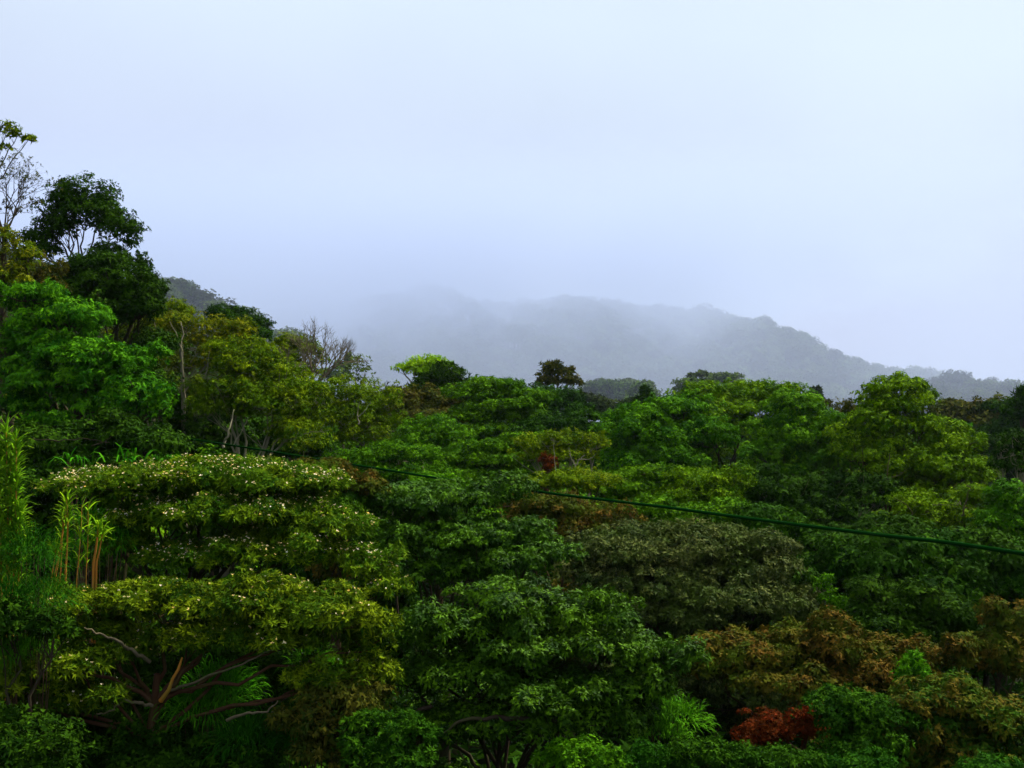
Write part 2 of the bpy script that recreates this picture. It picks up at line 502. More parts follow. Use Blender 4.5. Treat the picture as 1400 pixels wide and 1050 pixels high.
def foliage_pad(mb, c, r, sp, rng, dens=1.0, low=-.2, blossom=None, bl_p=0.0, petal=None, tri=False):
    """Sprays of leaves over one flattened mass of a crown; returns the spray centres for the twigs."""
    r = np.asarray(r, float)
    rc = min(sp['rc'], 0.62 * max(r[0], r[1]))
    area = 2.4 * math.pi * r[0] * r[1]
    m = max(4, int(1.3 * area / (math.pi * rc * rc)))
    rin = np.maximum(r - rc * np.array([.55, .55, .45]), r * 0.3)
    cs, cn = shell(c, rin, m, rng, low=low, jitter=.2)
    keep = hsh(cs, .8 / max(rc, .3), rng.uniform(0, 9)) > -0.42
    cs, cn = cs[keep], cn[keep]
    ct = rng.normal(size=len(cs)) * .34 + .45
    ns_ = max(3, m // 2)                                     # shoots that stick out of the mass
    ps, pn = shell(c, r * rng.uniform(1.0, 1.30, 3), ns_, rng, low=0, jitter=.12)
    ncore = len(cs)
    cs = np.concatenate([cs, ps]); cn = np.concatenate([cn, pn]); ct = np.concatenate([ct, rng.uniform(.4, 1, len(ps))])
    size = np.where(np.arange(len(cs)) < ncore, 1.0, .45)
    for p, n, t0, z_ in zip(cs, cn, ct, size):
        q = rc * rng.uniform(.45, 1.2) * z_
        rr = np.array([q, q, q * min(1, .62 + .3 * r[2] / r[0])])
        k = max(4, int(dens * 2.6 * math.pi * q * q / sp['sp'] ** 2))
        tp, tn = shell(p, rr, k, rng, low=-.35, jitter=.2)
        tn = norm(tn + 0.4 * n + np.array([0, 0, .12]))
        leaves(mb, tp, tn, np.clip(np.full(len(tp), t0) + rng.normal(size=len(tp)) * .1, 0, 1), sp['k'], sp['L'], sp['W'], sp['spread'], sp['droop'], rng, tri)
        if blossom is not None and len(tp):
            w = (tn[:, 2] > .5) & (hsh(tp, 1.6, 3.0) > -.1) & (rng.uniform(size=len(tp)) < bl_p)
            if w.any():
                leaves(blossom, tp[w] + tn[w] * sp['L'] * .55, norm(tn[w] + np.array([0, 0, .6])), rng.uniform(0, 1, w.sum()) ** .8, 5, petal, petal * .62, 1.2, 0, rng)
    # the inner shoots that close the mass
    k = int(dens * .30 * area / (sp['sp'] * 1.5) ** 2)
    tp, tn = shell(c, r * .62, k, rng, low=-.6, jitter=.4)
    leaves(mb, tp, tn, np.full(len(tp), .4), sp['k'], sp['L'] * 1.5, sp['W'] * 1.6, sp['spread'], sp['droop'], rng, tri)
    return cs

def tree(name, label, cat, d, pads, sp, leaf, bark='brown', base=None, group=None, slope=.55, dens=1.0, ydepth=.9,
         limb_parts=False, twig=1.0, bl=0.0, petal=.09, trunk_r=None, heart=None, low=-.2, limbs=(), limb_bark=None, rough=True, skirt=None, fork=.5):
    """A tree or shrub: pads are (px, py, half width, half height[, metres nearer]) of each leafy mass at distance d."""
    seed = int(abs(pads[0][0] * 131 + pads[0][1] * 17 + d * 7)) + 11
    rng = np.random.default_rng(seed)
    s = dict(SPECIES[sp])
    lod = max(1.0, d / 72.0) ** .8 if sp != 'far' else 1.0
    for k_ in ('L', 'W', 'sp', 'rc'):
        s[k_] = s[k_] * lod
    top = min(p[1] for p in pads)
    C, R, kin = [], [], []
    full = list(pads); kin = list(range(len(pads)))
    if rough:
        for ip, p in enumerate(pads):                                       # smaller masses breaking up every outline
            for _ in range(3):
                a = rng.uniform(0, 6.28); q = rng.uniform(.70, 1.12); f = rng.uniform(.22, .52)
                kin.append(-1 - ip)
                full.append((p[0] + math.cos(a) * q * p[2], p[1] + (math.sin(a) * .8 - .12) * q * p[3], p[2] * f, p[3] * rng.uniform(.45, .9),
                             (p[4] if len(p) > 4 else 0) + rng.uniform(-.6, .8) * p[2] * d / F))
    for p in full:
        dd = d - slope * (p[1] - top) * d / F - (p[4] if len(p) > 4 else 0)
        c = P(p[0], p[1], dd)
        C.append(c); R.append((p[2] * dd / F, max(p[2] * dd / F * ydepth, .3), p[3] * dd / F * (1.3 if sp in ('broad', 'vivid', 'airy') else 1.0)))
    C = np.array(C); R = np.array(R)
    if skirt if skirt is not None else (d < 140 and sp not in ('sparse', 'needle', 'shrub', 'fine')):
        x0, x1 = (C[:, 0] - R[:, 0]).min(), (C[:, 0] + R[:, 0]).max()
        zb = np.percentile(C[:, 2] - R[:, 2], 25); ym = C[:, 1].mean() + .4
        zg = float(G((x0 + x1) / 2, ym)); gap = max(zb - zg, .8)
        W_ = (x1 - x0) / 2
        for i in range(6 if d > 44 else 5):                                   # understorey sprays along the stem
            f = rng.uniform(-.75, .75); h = rng.uniform(.25, .95)
            kin.append(1000)
            C = np.vstack([C, [(x0 + x1) / 2 + f * W_, ym + rng.uniform(-.4, .6) * W_ * .6, zg + gap * h]])
            r_ = W_ * rng.uniform(.24, .40)
            R = np.vstack([R, [r_, r_, min(r_ * .6, gap * .3)]])
    w = R[:, 0] * R[:, 2]
    cen = (C * w[:, None]).sum(0) / w.sum()
    if base is not None:
        b = P(base[0], 600, base[1] if len(base) > 1 else d)
        bx, by = b[0], b[1]
    else:
        bx, by = cen[0], max(cen[1], C[:, 1].max() - .3)
    root = np.array([bx, by, float(G(bx, by))])
    o = empty(name, root, label, cat, group)
    hz = C[:, 2].min() * .45 + cen[2] * .55
    hz = max(hz, root[2] + .4)
    H = heart if heart is not None else np.array([cen[0] * .7 + bx * .3, cen[1] * .6 + by * .4, hz])
    height = C[:, 2].max() - root[2]
    tr = trunk_r or np.clip(height * .018, .04, .35)
    crown, bloss = MB(), (MB() if bl else None)
    tm = MB()
    tpts = wobble(bez(root - np.array([0, 0, .4]), np.array([bx, by, (root[2] + H[2]) * .5]) + rng.normal(size=3) * [.5, .5, 0] * min(1, height / 10), H, 9), .03 * height / 9, rng)
    tm.tube(tpts, np.linspace(tr * 1.25, tr * .6, 9), 8)
    limb_mbs = []
    tri = True
    under = dict(s)
    if d < 44:
        for k_ in ('L', 'W', 'sp', 'rc'):
            under[k_] = s[k_] * 1.5
    for c, r, q in zip(C, R, kin):
        lm = MB()
        cs = foliage_pad(crown, c, r, under if q == 1000 else s, rng, dens * (.55 if q == 1000 else 1), low, None if q == 1000 else bloss, bl, petal, tri)
        en = c - np.array([0, 0, r[2] * .35])
        if q >= 0:
            ok = np.where(tpts[:, 2] < en[2] - .15 * np.linalg.norm(en[:2] - H[:2]))[0]
            ti = int(rng.uniform(fork, 1.0) * 8)
            ti = int(np.clip(min(ti, ok[-1] if len(ok) else 2), 2, 8))
            st = tpts[ti]
            lr = tr * rng.uniform(.34, .5) * (.4 if q == 1000 else 1)
        else:
            st = C[-1 - q] - np.array([0, 0, R[-1 - q][2] * .35]); lr = tr * .16
        mid = st * .45 + en * .55 + np.array([0, 0, .05 * np.linalg.norm(en - st)]) + rng.normal(size=3) * .07 * np.linalg.norm(en - st)
        lp = wobble(bez(st, mid, en, 8), .02 * np.linalg.norm(en - st), rng)
        lm.tube(lp, np.linspace(lr, lr * .35, 8), 6)
        if q != 1000:
            for i in rng.permutation(len(cs))[: int(min(len(cs), 9) * twig)]:
                a = lp[rng.integers(5, 8)]
                m_ = a * .5 + cs[i] * .5 + rng.normal(size=3) * .1 * np.linalg.norm(cs[i] - a)
                lm.tube(bez(a, m_, cs[i], 5), np.linspace(lr * .30, lr * .10, 5), 3)
        if q < 0:                                            # twigs belong to their limb
            pm = limb_mbs[-1 - q]; k0 = pm.n
            pm.v += lm.v; pm.f += [f_ + k0 for f_ in lm.f]; pm.t += lm.t; pm.n += lm.n
        else:
            limb_mbs.append(lm)
    for path, r0 in limbs:                                   # bare limbs the photograph shows
        lm = MB()
        pp = np.array([P(q[0], q[1], q[2]) for q in path])
        tt = np.linspace(0, 1, len(pp)); t2 = np.linspace(0, 1, 4 * len(pp))
        pp = np.stack([np.interp(t2, tt, pp[:, i]) for i in range(3)], 1)
        k_ = .62 if d > 42 else 1.0
        lm.tube(wobble(pp, r0 * .4, rng), np.linspace(r0 * k_, r0 * .3 * k_, len(pp)), 7)
        limb_mbs.append(lm)
    if limb_parts:
        tm.build('trunk', BARK[bark], o, root, smooth=True)
        for i, lm in enumerate(limb_mbs):
            lm.build('limb', BARK[limb_bark if limb_bark and i >= len(limb_mbs) - len(limbs) else bark], o, root, smooth=True)
    else:
        for lm in limb_mbs:
            k0 = tm.n
            for v_, f_, t_ in zip(lm.v, lm.f, lm.t):
                tm.v.append(v_); tm.f.append(f_ + k0); tm.t.append(t_)
            tm.n = k0 + lm.n
        tm.build('trunk', BARK[bark], o, root, smooth=True)
    crown.build('crown', LEAFMATS[leaf], o, root)
    if bl and bloss.n:
        q = bloss.build('blossoms', LEAFMATS['blossom_petal'], o, root); q['kind'] = 'stuff'
    INFO.append((name, round(height, 1), 2 * sum(len(f) for f in crown.f) + sum(len(f) for f in crown.f3)))
    return o
INFO = []

def blades(mb, pos, dirs, L, W, rng, droop=.9, seg=4, tint=None):
    """Long arching grass blades."""
    N = len(pos)
    if N == 0: return
    ln = L * rng.uniform(.55, 1.2, N); w0 = W * rng.uniform(.7, 1.2, N)
    hd = dirs.copy(); hd[:, 2] = 0; hd = norm(hd + rng.normal(size=(N, 3)) * [.25, .25, 0])
    s = np.stack([-hd[:, 1], hd[:, 0], np.zeros(N)], 1)
    tint = np.clip(rng.normal(size=N) * .25 + .5, 0, 1) if tint is None else tint
    prev = pos; d = norm(dirs + rng.normal(size=(N, 3)) * .18); pw = w0 * .6
    for i in range(seg):
        nd = d.copy(); nd[:, 2] -= droop * (i + .5) / seg * rng.uniform(.6, 1.2, N); nd = norm(nd)
        nx = prev + nd * (ln / seg)[:, None]
        nw = w0 * (1.0, .9, .6, .06)[min(3, int(i * 4 / seg))]
        mb.quads(np.stack([prev - s * pw[:, None] / 2, prev + s * pw[:, None] / 2, nx + s * nw[:, None] / 2, nx - s * nw[:, None] / 2], 1), tint)
        prev, pw, d = nx, nw, nd

def grass_mound(name, label, cat, d, pads, leaf, L=.7, W=.035, n=900, group=None, droop=1.1, up=.8, slope=.4):
    """Clumps of drooping bamboo or grass leaves springing from thin culms."""
    rng = np.random.default_rng(int(pads[0][0] * 7 + pads[0][1] * 3 + 5))
    top = min(p[1] for p in pads)
    mb, cm = MB(), MB()
    C = [(P(p[0], p[1], d - slope * (p[1] - top) * d / F), p[2] * d / F, p[3] * d / F) for p in pads]
    cen = np.mean([c[0] for c in C], 0)
    root = np.array([cen[0], cen[1], float(G(cen[0], cen[1]))])
    o = empty(name, root, label, cat, group)
    for c, rx, rz in C:
        m = int(n * max(.25, rx * rz))
        p, nn = shell(c, np.array([rx, rx * .8, rz]) * .85, m, rng, low=-.35, jitter=.3)
        dr = norm(nn + np.array([0, 0, up]))
        blades(mb, p, dr, L, W, rng, droop)
        for _ in range(7):
            e = c + rng.normal(size=3) * [rx * .4, rx * .3, rz * .3]
            st = root + rng.normal(size=3) * [.25, .25, 0]
            cm.tube(bez(st, (st + e) / 2 + np.array([0, 0, .4]), e, 6), np.linspace(.022, .008, 6), 5)
    cm.build('culms', BARK['brown'], o, root)['kind'] = 'stuff'
    mb.build('leaves', LEAFMATS[leaf], o, root)['kind'] = 'stuff'
    INFO.append((name, 0, 2 * sum(len(f) for f in mb.f)))
    return o

def bare_tree(name, label, cat, d, base_px, spread_px, top_py, base_py, bark='dark', n0=5, leafspec=None, depth=4, r0=.14, group=None, lean=0.0):
    """A leafless tree: forking twigs fan up from a bole."""
    rng = np.random.default_rng(int(base_px * 3 + d))
    b = P(base_px, base_py, d); tp = P(base_px, top_py, d)
    H = tp[2] - b[2]; Wd = spread_px * d / F
    root = np.array([b[0], b[1], float(G(b[0], b[1]))])
    o = empty(name, root, label, cat, group)
    mb = MB(); tips = []
    mb.tube(wobble(bez(root - [0, 0, .4], (root + b) / 2 + rng.normal(size=3) * .2, b, 6), .05, rng), np.linspace(r0 * 1.3, r0, 6), 7)
    def grow(p, dr, ln, r, k):
        e = p + dr * ln
        m_ = (p + e) / 2 + rng.normal(size=3) * ln * .08
        mb.tube(bez(p, m_, e, 5), np.linspace(r, r * .62, 5), 5 if k > 1 else 4)
        if k == 0:
            tips.append((e, dr)); return
        for _ in range(rng.integers(2, 4)):
            nd = norm(dr + rng.normal(size=3) * [.45, .45, .3] + np.array([0, 0, .12]))
            grow(e - dr * ln * rng.uniform(0, .35), nd, ln * rng.uniform(.6, .85), r * .6, k - 1)
    for i in range(n0):
        a = (i + .5) / n0 * 2 - 1
        dr = norm(np.array([a * Wd / H * 1.0 + lean, rng.normal() * .45, 1.0]))
        grow(b - [0, 0, rng.uniform(0, .1) * H], dr, H * rng.uniform(.34, .46), r0 * .6, depth)
    mb.build('trunk', BARK[bark], o, root, smooth=True)
    if leafspec:
        leaf, L, W, p_ = leafspec
        lm = MB()
        t = [q for q in tips if rng.uniform() < p_]
        leaves(lm, np.array([q[0] for q in t]), np.array([q[1] for q in t]), rng.uniform(0, 1, len(t)), 6, L, W, 1.3, .2, rng)
        lm.build('crown', LEAFMATS[leaf], o, root)
    return o

# ------------------------------------------------------------------ slope below the viewpoint
tree('flowering_tree', 'flat-topped tree under a sheet of cream and yellow blossom, behind its lower twin', 'tree', 31.5,
     [(175, 668, 98, 24), (285, 652, 112, 22), (392, 662, 84, 20), (215, 708, 82, 26), (325, 700, 100, 24), (440, 728, 74, 26),
      (500, 772, 48, 24), (395, 758, 66, 18), (255, 765, 62, 20), (527, 800, 34, 20), (170, 742, 40, 14)],
     'blossom', 'leaf_blossom', 'dark', base=(205, 32), limb_parts=True, bl=.45, petal=.048, slope=.75, low=-.1, skirt=False,
     limbs=[([(200, 800, 30), (170, 755, 30), (140, 715, 29.8)], .09)])
tree('flowering_tree', 'flat-topped tree with scattered white blossoms and a crooked bare lower limb', 'tree', 26.5,
     [(105, 833, 66, 20), (215, 824, 78, 24), (322, 824, 92, 26), (425, 842, 78, 28), (500, 880, 38, 32), (150, 864, 50, 14),
      (85, 906, 80, 18, .6), (25, 934, 56, 18, .8), (40, 890, 50, 12, .4), (446, 925, 46, 20), (510, 922, 28, 24), (300, 866, 60, 18), (170, 890, 30, 10), (90, 955, 70, 16), (390, 872, 60, 16), (260, 874, 50, 12)],
     'blossom', 'leaf_blossom', 'red', base=(190, 26.0), limb_parts=True, bl=.10, petal=.05, slope=.45, low=-.1, heart=P(215, 922, 25.8), limb_bark='lichen', skirt=False, trunk_r=.13, twig=.5, fork=.8,
     limbs=[([(205, 905, 25.6), (180, 890, 25.2), (165, 878, 25), (140, 868, 24.8), (115, 858, 24.6)], .05),
            ([(208, 965, 25.6), (185, 960, 25.2), (168, 958, 25), (148, 974, 24.8), (132, 976, 24.7)], .045),
            ([(228, 945, 25.8), (275, 930, 25.5), (330, 908, 25.4), (380, 885, 25.6)], .04),
            ([(310, 985, 25), (335, 975, 24.8), (365, 973, 24.8), (380, 958, 24.8)], .04)])
stub = MB()
_st = [P(220, 958, 25.6), P(231, 943, 25.4), P(236, 928, 25.3), P(244, 915, 25.25), P(249, 899, 25.2)]
tree('glossy_tree', 'dark glossy-leaved tree rising behind the gap beside the blossom trees', 'tree', 38,
     [(555, 690, 72, 24), (640, 682, 66, 22), (565, 735, 64, 26), (655, 735, 80, 28), (722, 762, 66, 26), (600, 785, 44, 18), (640, 775, 40, 18), (480, 700, 30, 22)],
     'glossy', 'leaf_glossy', 'dark', limb_parts=True, slope=.8)
tree('glossy_tree', 'broad dark glossy-leaved tree in tiers with a mossy crooked limb below', 'tree', 28.5,
     [(700, 818, 66, 24), (790, 838, 72, 24), (640, 858, 72, 24), (572, 872, 44, 26), (722, 886, 86, 26), (835, 880, 74, 22), (885, 906, 62, 22),
      (655, 918, 78, 26), (765, 938, 84, 26), (560, 930, 46, 22), (860, 948, 52, 26), (700, 985, 86, 26), (600, 1000, 46, 22), (820, 985, 60, 22)],
     'glossy', 'leaf_glossy', 'dark', limb_parts=True, slope=.5, base=(660, 28.5),
     limbs=[([(725, 985, 26.3), (690, 983, 26.2), (650, 982, 26.2), (620, 990, 26), (600, 1010, 26)], .075),
            ([(590, 965, 26.8), (560, 975, 26.6), (530, 985, 26.4)], .06), ([(790, 1010, 26), (770, 990, 26), (752, 982, 26)], .025)])
tree('domed_tree', 'dense grey-green domed tree with stubby leaves beside the glossy trees', 'tree', 46,
     [(850, 757, 74, 30), (940, 748, 86, 28), (1025, 778, 60, 34), (900, 800, 84, 34), (1000, 822, 80, 36), (1068, 838, 42, 30), (822, 800, 46, 30), (950, 850, 60, 26), (870, 845, 50, 22)],
     'dome', 'leaf_grey', 'brown', slope=.8, limb_parts=True)
tree('russet_tree', 'wide russet-leaved tree spreading above the two red bushes', 'tree', 33,
     [(1030, 892, 64, 24), (1120, 878, 74, 24), (962, 908, 50, 18), (1060, 925, 74, 20), (1165, 915, 60, 22), (1200, 890, 44, 16), (1262, 900, 50, 20), (1130, 925, 50, 18)],
     'russet', 'leaf_russet', 'brown', slope=.6, limb_parts=True)
tree('russet_tree', 'brownish-green tree beside a lime sapling, its leaves half turned', 'tree', 28,
     [(1288, 955, 56, 24), (1350, 975, 56, 24), (1268, 1000, 48, 24), (1345, 1022, 68, 26), (1235, 1030, 50, 24), (1392, 1000, 30, 26), (1290, 1040, 50, 20)],
     'russet', 'leaf_russet_green', 'brown', slope=.5, limb_parts=True)
tree('russet_tree', 'amber-brown tree cut by the picture edge under the dark forest', 'tree', 34,
     [(1390, 848, 40, 22), (1365, 885, 42, 22), (1400, 912, 42, 24), (1440, 870, 50, 40), (1345, 905, 25, 14)],
     'russet', 'leaf_russet', 'brown', slope=.6, limb_parts=True)
tree('shrub', 'fresh green shrub between the red bushes and the brownish-green tree', 'shrub', 27.5,
     [(1158, 965, 46, 18), (1202, 985, 44, 22), (1145, 990, 30, 20), (1190, 1015, 40, 22), (1150, 1025, 40, 20)],
     'shrub', 'leaf_shade', 'brown', slope=.5)
tree('red_shrub', 'larger rust-red bush, rounded, low under the russet tree', 'shrub', 29.5,
     [(1040, 996, 34, 20), (1030, 1010, 24, 16), (1055, 1005, 24, 16)], 'shrub', 'leaf_red', 'red', slope=.4)
tree('red_shrub', 'smaller rust-red bush standing close to the larger one', 'shrub', 29,
     [(1095, 984, 20, 16), (1102, 1000, 18, 16)], 'shrub', 'leaf_red', 'red', slope=.4)
tree('sapling', 'single bright lime sapling poking out of the russet leaves', 'sapling', 29.5,
     [(1247, 910, 13, 9), (1252, 922, 14, 8), (1243, 928, 12, 8)], 'fine', 'leaf_vivid', 'brown', slope=.3)
grass_mound('fern_clump', 'soft green feathery clump above the bright sapling tops', 'fern', 28.5, [(890, 962, 36, 22), (925, 985, 44, 24), (905, 1010, 40, 22)], 'leaf_grass', L=.35, W=.03, n=1500)
tree('sapling', 'bright green sapling at the foot of the glossy tiers', 'sapling', 25.5,
     [(800, 1030, 36, 16), (780, 1044, 40, 16), (830, 1045, 30, 14)], 'shrub', 'leaf_mid', 'brown', slope=.3)
tree('sapling', 'bright yellow-green sapling beside the feathery clump', 'sapling', 25.7,
     [(892, 1030, 26, 12), (905, 1045, 34, 14), (880, 1048, 24, 10)], 'shrub', 'leaf_shade', 'brown', slope=.3)
tree('shrub', 'green bush below the larger red bush', 'shrub', 25,
     [(1015, 1045, 48, 16), (1075, 1042, 48, 16), (960, 1035, 30, 18)], 'shrub', 'leaf_shade', 'brown', slope=.4)
tree('shrub', 'low dark bush under the brownish-green tree', 'shrub', 25,
     [(1180, 1050, 50, 16), (1350, 1056, 40, 14)], 'shrub', 'leaf_shade', 'brown', slope=.4)
tree('mossy_shrub', 'yellow-green mossy bush tucked under the blossom tree end', 'shrub', 24.5,
     [(515, 1018, 40, 18), (548, 995, 34, 12), (500, 990, 24, 12), (575, 1006, 26, 14), (540, 1040, 50, 18)], 'shrub', 'leaf_shade', 'brown', slope=.4)
for q, lab in (((300, 935, 46, 20, 27.0), 'bright drooping bamboo tuft just above the crooked limb'),
               ((268, 965, 56, 18, 26.6), 'long bright bamboo tuft beside the reddish trunk'),
               ((330, 1012, 46, 30, 26.0), 'rounded hanging bamboo clump below the crooked limb'),
               ((412, 1005, 44, 26, 26.2), 'dim hanging bamboo clump beside the mossy bush'),
               ((425, 912, 22, 18, 27), 'small bright bamboo tuft under the blossom canopy')):
    grass_mound('bamboo_clump', lab, 'bamboo', q[4], [q[:4], (q[0] + 12, q[1] + 14, q[2] * .8, q[3])], 'leaf_grass' if 'bright' in lab else 'leaf_deepgreen', L=.55, W=.028, n=1100, group='bamboo clumps under the blossom tree')
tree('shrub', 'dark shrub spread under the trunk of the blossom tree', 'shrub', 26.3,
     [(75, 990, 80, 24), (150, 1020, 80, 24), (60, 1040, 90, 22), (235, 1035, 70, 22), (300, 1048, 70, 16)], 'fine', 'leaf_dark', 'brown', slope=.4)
tree('shaded_tree', 'black-green thicket added to shut light out of the void behind the reddish trunk', 'tree', 29.5,
     [(140, 925, 90, 40), (290, 930, 100, 40), (400, 930, 80, 40), (210, 990, 120, 40), (350, 1000, 120, 40)], 'fine', 'leaf_dark', 'dark', slope=.2, rough=False)  # added foliage: blocks light so the void behind the trunk stays black
tree('shrub', 'dull shrub below the brown undergrowth at the blossom tree end', 'shrub', 25.5,
     [(455, 950, 50, 20), (490, 965, 40, 20), (430, 985, 50, 20), (470, 1030, 50, 22)], 'fine', 'leaf_dull', 'brown', slope=.4)

# tall cane grass at the picture edge
def cane_clump(name, label, d, stems, leaf, group, nleaf=26):
    rng = np.random.default_rng(int(stems[0][0] * 5 + d))
    b0 = P(stems[0][0], stems[0][1], d)
    root = np.array([b0[0], b0[1], float(G(b0[0], b0[1]))])
    o = empty(name, root, label, 'cane grass', group)
    lf = MB()
    for (x0, y0, x1, y1, r, bare) in stems:
        a, b = P(x0, y0, d), P(x1, y1, d - .2)
        g = np.array([a[0] + (a[0] - b[0]) * .3, a[1], float(G(a[0], a[1])) - .2])
        pts = np.concatenate([np.linspace(g, a, 4)[:-1], bez(a, a * .5 + b * .5 + np.array([0.05, 0, .1]), b, 10)])
        st = MB(); k = len(pts)
        st.tube(pts, np.linspace(r, r * .35, k), 6)
        st.build('cane', BARK['orange'], o, root, smooth=True)
        t = rng.uniform(bare, 1, nleaf)
        i = (3 + t * (k - 4)).astype(int)
        p = pts[i] + (pts[np.minimum(i + 1, k - 1)] - pts[i]) * rng.uniform(0, 1, nleaf)[:, None]
        dr = norm(rng.normal(size=(nleaf, 3)) * [.6, .6, .2] + np.array([0, 0, .9]))
        blades(lf, p, dr, .42, .035, rng, .6, 3)
    lf.build('leaves', LEAFMATS[leaf], o, root)['kind'] = 'stuff'
    return o
cane_clump('cane_grass', 'pair of leaning orange canes beside the blossom tree', 28, [(76, 785, 92, 680, .036, .55), (90, 775, 92, 690, .03, .6), (82, 790, 85, 705, .02, .3), (70, 790, 76, 750, .02, .6), (105, 790, 112, 690, .015, .1)], 'leaf_cane', 'orange canes', 34)
cane_clump('cane_grass', 'short thick amber cane standing between the canes and blossom tree', 28.3, [(128, 768, 134, 718, .04, .6), (132, 768, 140, 728, .03, .5), (118, 780, 120, 690, .015, .1)], 'leaf_cane', 'orange canes', 30)
cane_clump('cane_grass', 'tall leafy green cane column at the picture edge', 25, [(10, 800, 8, 585, .030, .08), (2, 800, -6, 590, .02, .05), (18, 810, 22, 600, .03, .1), (12, 800, 14, 640, .03, .1), (24, 820, 26, 690, .02, .1), (-12, 800, -20, 600, .03, 0)], 'leaf_cane', None, 320)
grass_mound('bamboo_clump', 'feathery green bamboo mound at the foot of the cane column', 'bamboo', 24.6, [(40, 765, 44, 40), (15, 830, 40, 40), (60, 820, 44, 30)], 'leaf_deepgreen', L=.36, W=.018, n=1700)
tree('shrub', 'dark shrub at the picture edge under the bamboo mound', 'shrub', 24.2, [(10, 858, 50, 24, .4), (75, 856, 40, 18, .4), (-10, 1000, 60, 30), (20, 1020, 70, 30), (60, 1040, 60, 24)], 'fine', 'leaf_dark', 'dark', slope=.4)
grass_mound('bamboo_clump', 'pale green bamboo mound behind the orange canes', 'bamboo', 29.5, [(120, 740, 40, 44), (160, 745, 22, 20), (95, 770, 34, 26)], 'leaf_grass', L=.5, W=.022, n=800)
grass_mound('bamboo_clump', 'small bright tuft at the edge under the mound', 'bamboo', 24.3, [(38, 885, 18, 14), (10, 900, 18, 16)], 'leaf_grass', L=.45, W=.024, n=1400)
grass_mound('reed_clump', 'arching reeds standing behind the blossom canopy', 'reeds', 36, [(160, 632, 26, 8), (115, 636, 20, 6), (185, 630, 12, 8), (95, 632, 8, 10)], 'leaf_grass', L=.8, W=.06, n=45, droop=1.2, up=1.4)

# ------------------------------------------------------------------ hillside with the tall trees
tree('vivid_tree', 'big vivid green tree in drooping tiers below the tall dark tree', 'tree', 52,
     [(30, 405, 42, 16), (25, 445, 34, 14), (95, 438, 52, 18), (60, 470, 36, 14), (110, 484, 58, 18), (172, 500, 46, 20), (186, 535, 42, 20), (150, 556, 38, 14),
      (60, 528, 48, 20), (206, 562, 26, 18), (70, 580, 30, 12), (12, 500, 26, 22), (120, 520, 40, 18), (60, 500, 46, 18, -1.5), (120, 545, 46, 18, -1.5), (20, 555, 40, 20, -1), (50, 420, 40, 18, -1.5)],
     'vivid', 'leaf_vivid', 'dark', slope=.6, limb_parts=True, dens=.9)
tree('broadleaf_tree', 'tallest dark tree on the slope, open domed crown showing its forked limbs', 'tree', 72,
     [(88, 280, 32, 22), (118, 270, 36, 20), (112, 298, 50, 22), (70, 312, 28, 16), (158, 315, 34, 22), (180, 332, 20, 18), (50, 330, 26, 12), (150, 345, 28, 9), (66, 345, 24, 10), (140, 290, 26, 18), (95, 315, 24, 12)],
     'broad', 'leaf_dark', 'dark', base=(108, 72), slope=.2, limb_parts=True, heart=P(110, 352, 72), fork=.85, trunk_r=.22, dens=.8, rough=False, skirt=False)
tree('broadleaf_tree', 'dark shaggy tree crowding under the tallest open crown', 'tree', 68,
     [(160, 392, 52, 26), (203, 372, 17, 14), (112, 408, 42, 26), (192, 402, 28, 22), (140, 365, 30, 14), (90, 385, 34, 22), (75, 420, 34, 20), (155, 425, 56, 26), (125, 385, 40, 26), (190, 425, 34, 24), (100, 440, 40, 22)],
     'broad', 'leaf_dark', 'dark', slope=.5)
tree('broadleaf_tree', 'small brownish-green tree wedged between golden and dark trees', 'tree', 64, [(58, 372, 28, 20), (48, 398, 26, 16), (70, 398, 20, 12)], 'airy', 'leaf_dull', 'dark', slope=.4)
tree('umbrella_tree', 'slender tree with small yellow-green umbrella tufts high against the sky', 'tree', 60,
     [(10, 176, 20, 5), (24, 184, 14, 4), (38, 191, 7, 4), (2, 203, 9, 6), (-14, 172, 18, 6)], 'sparse', 'leaf_olive', 'dark', base=(-30, 60), slope=0, heart=P(-26, 215, 60), fork=.9, trunk_r=.12, limb_parts=True, dens=.75, rough=False, twig=.4)
bare_tree('bare_tree', 'half-bare reddish twiggy tree against the sky by the umbrella tree', 'tree', 58, 5, 44, 222, 318, 'dark', n0=6, leafspec=('leaf_dull', .12, .06, .6), depth=5, r0=.085, lean=.1)
tree('golden_tree', 'golden-brown leafed tree at the picture edge under the twiggy one', 'tree', 57, [(8, 330, 22, 12), (16, 362, 26, 16), (38, 350, 14, 12), (2, 385, 30, 14)], 'airy', 'leaf_gold', 'dark', slope=.3)
tree('shaded_tree', 'deep green shaded tree beneath the vivid tiers', 'tree', 47, [(70, 618, 60, 22), (150, 600, 60, 22), (30, 640, 40, 22), (200, 612, 50, 18), (120, 640, 60, 16)], 'broad', 'leaf_dark', 'dark', slope=.5, limb_parts=True,
     limbs=[([(45, 600, 45), (80, 603, 45), (120, 600, 45), (150, 605, 45)], .05), ([(125, 610, 44.6), (140, 605, 44.5), (155, 596, 44.5)], .04)])
tree('airy_tree', 'upper olive tree with pale forked stems beside the vivid tree', 'tree', 80,
     [(205, 440, 42, 14), (180, 460, 36, 14), (235, 425, 26, 12), (215, 470, 40, 16), (200, 500, 36, 18)], 'airy', 'leaf_olive', 'pale', slope=.4, limb_parts=True, trunk_r=.16, dens=.8,
     limbs=[([(222, 492, 72.5), (212, 470, 72.0), (200, 455, 72.0)], .08), ([(217, 480, 72.5), (216, 455, 72.0), (211, 440, 72.0)], .07)])
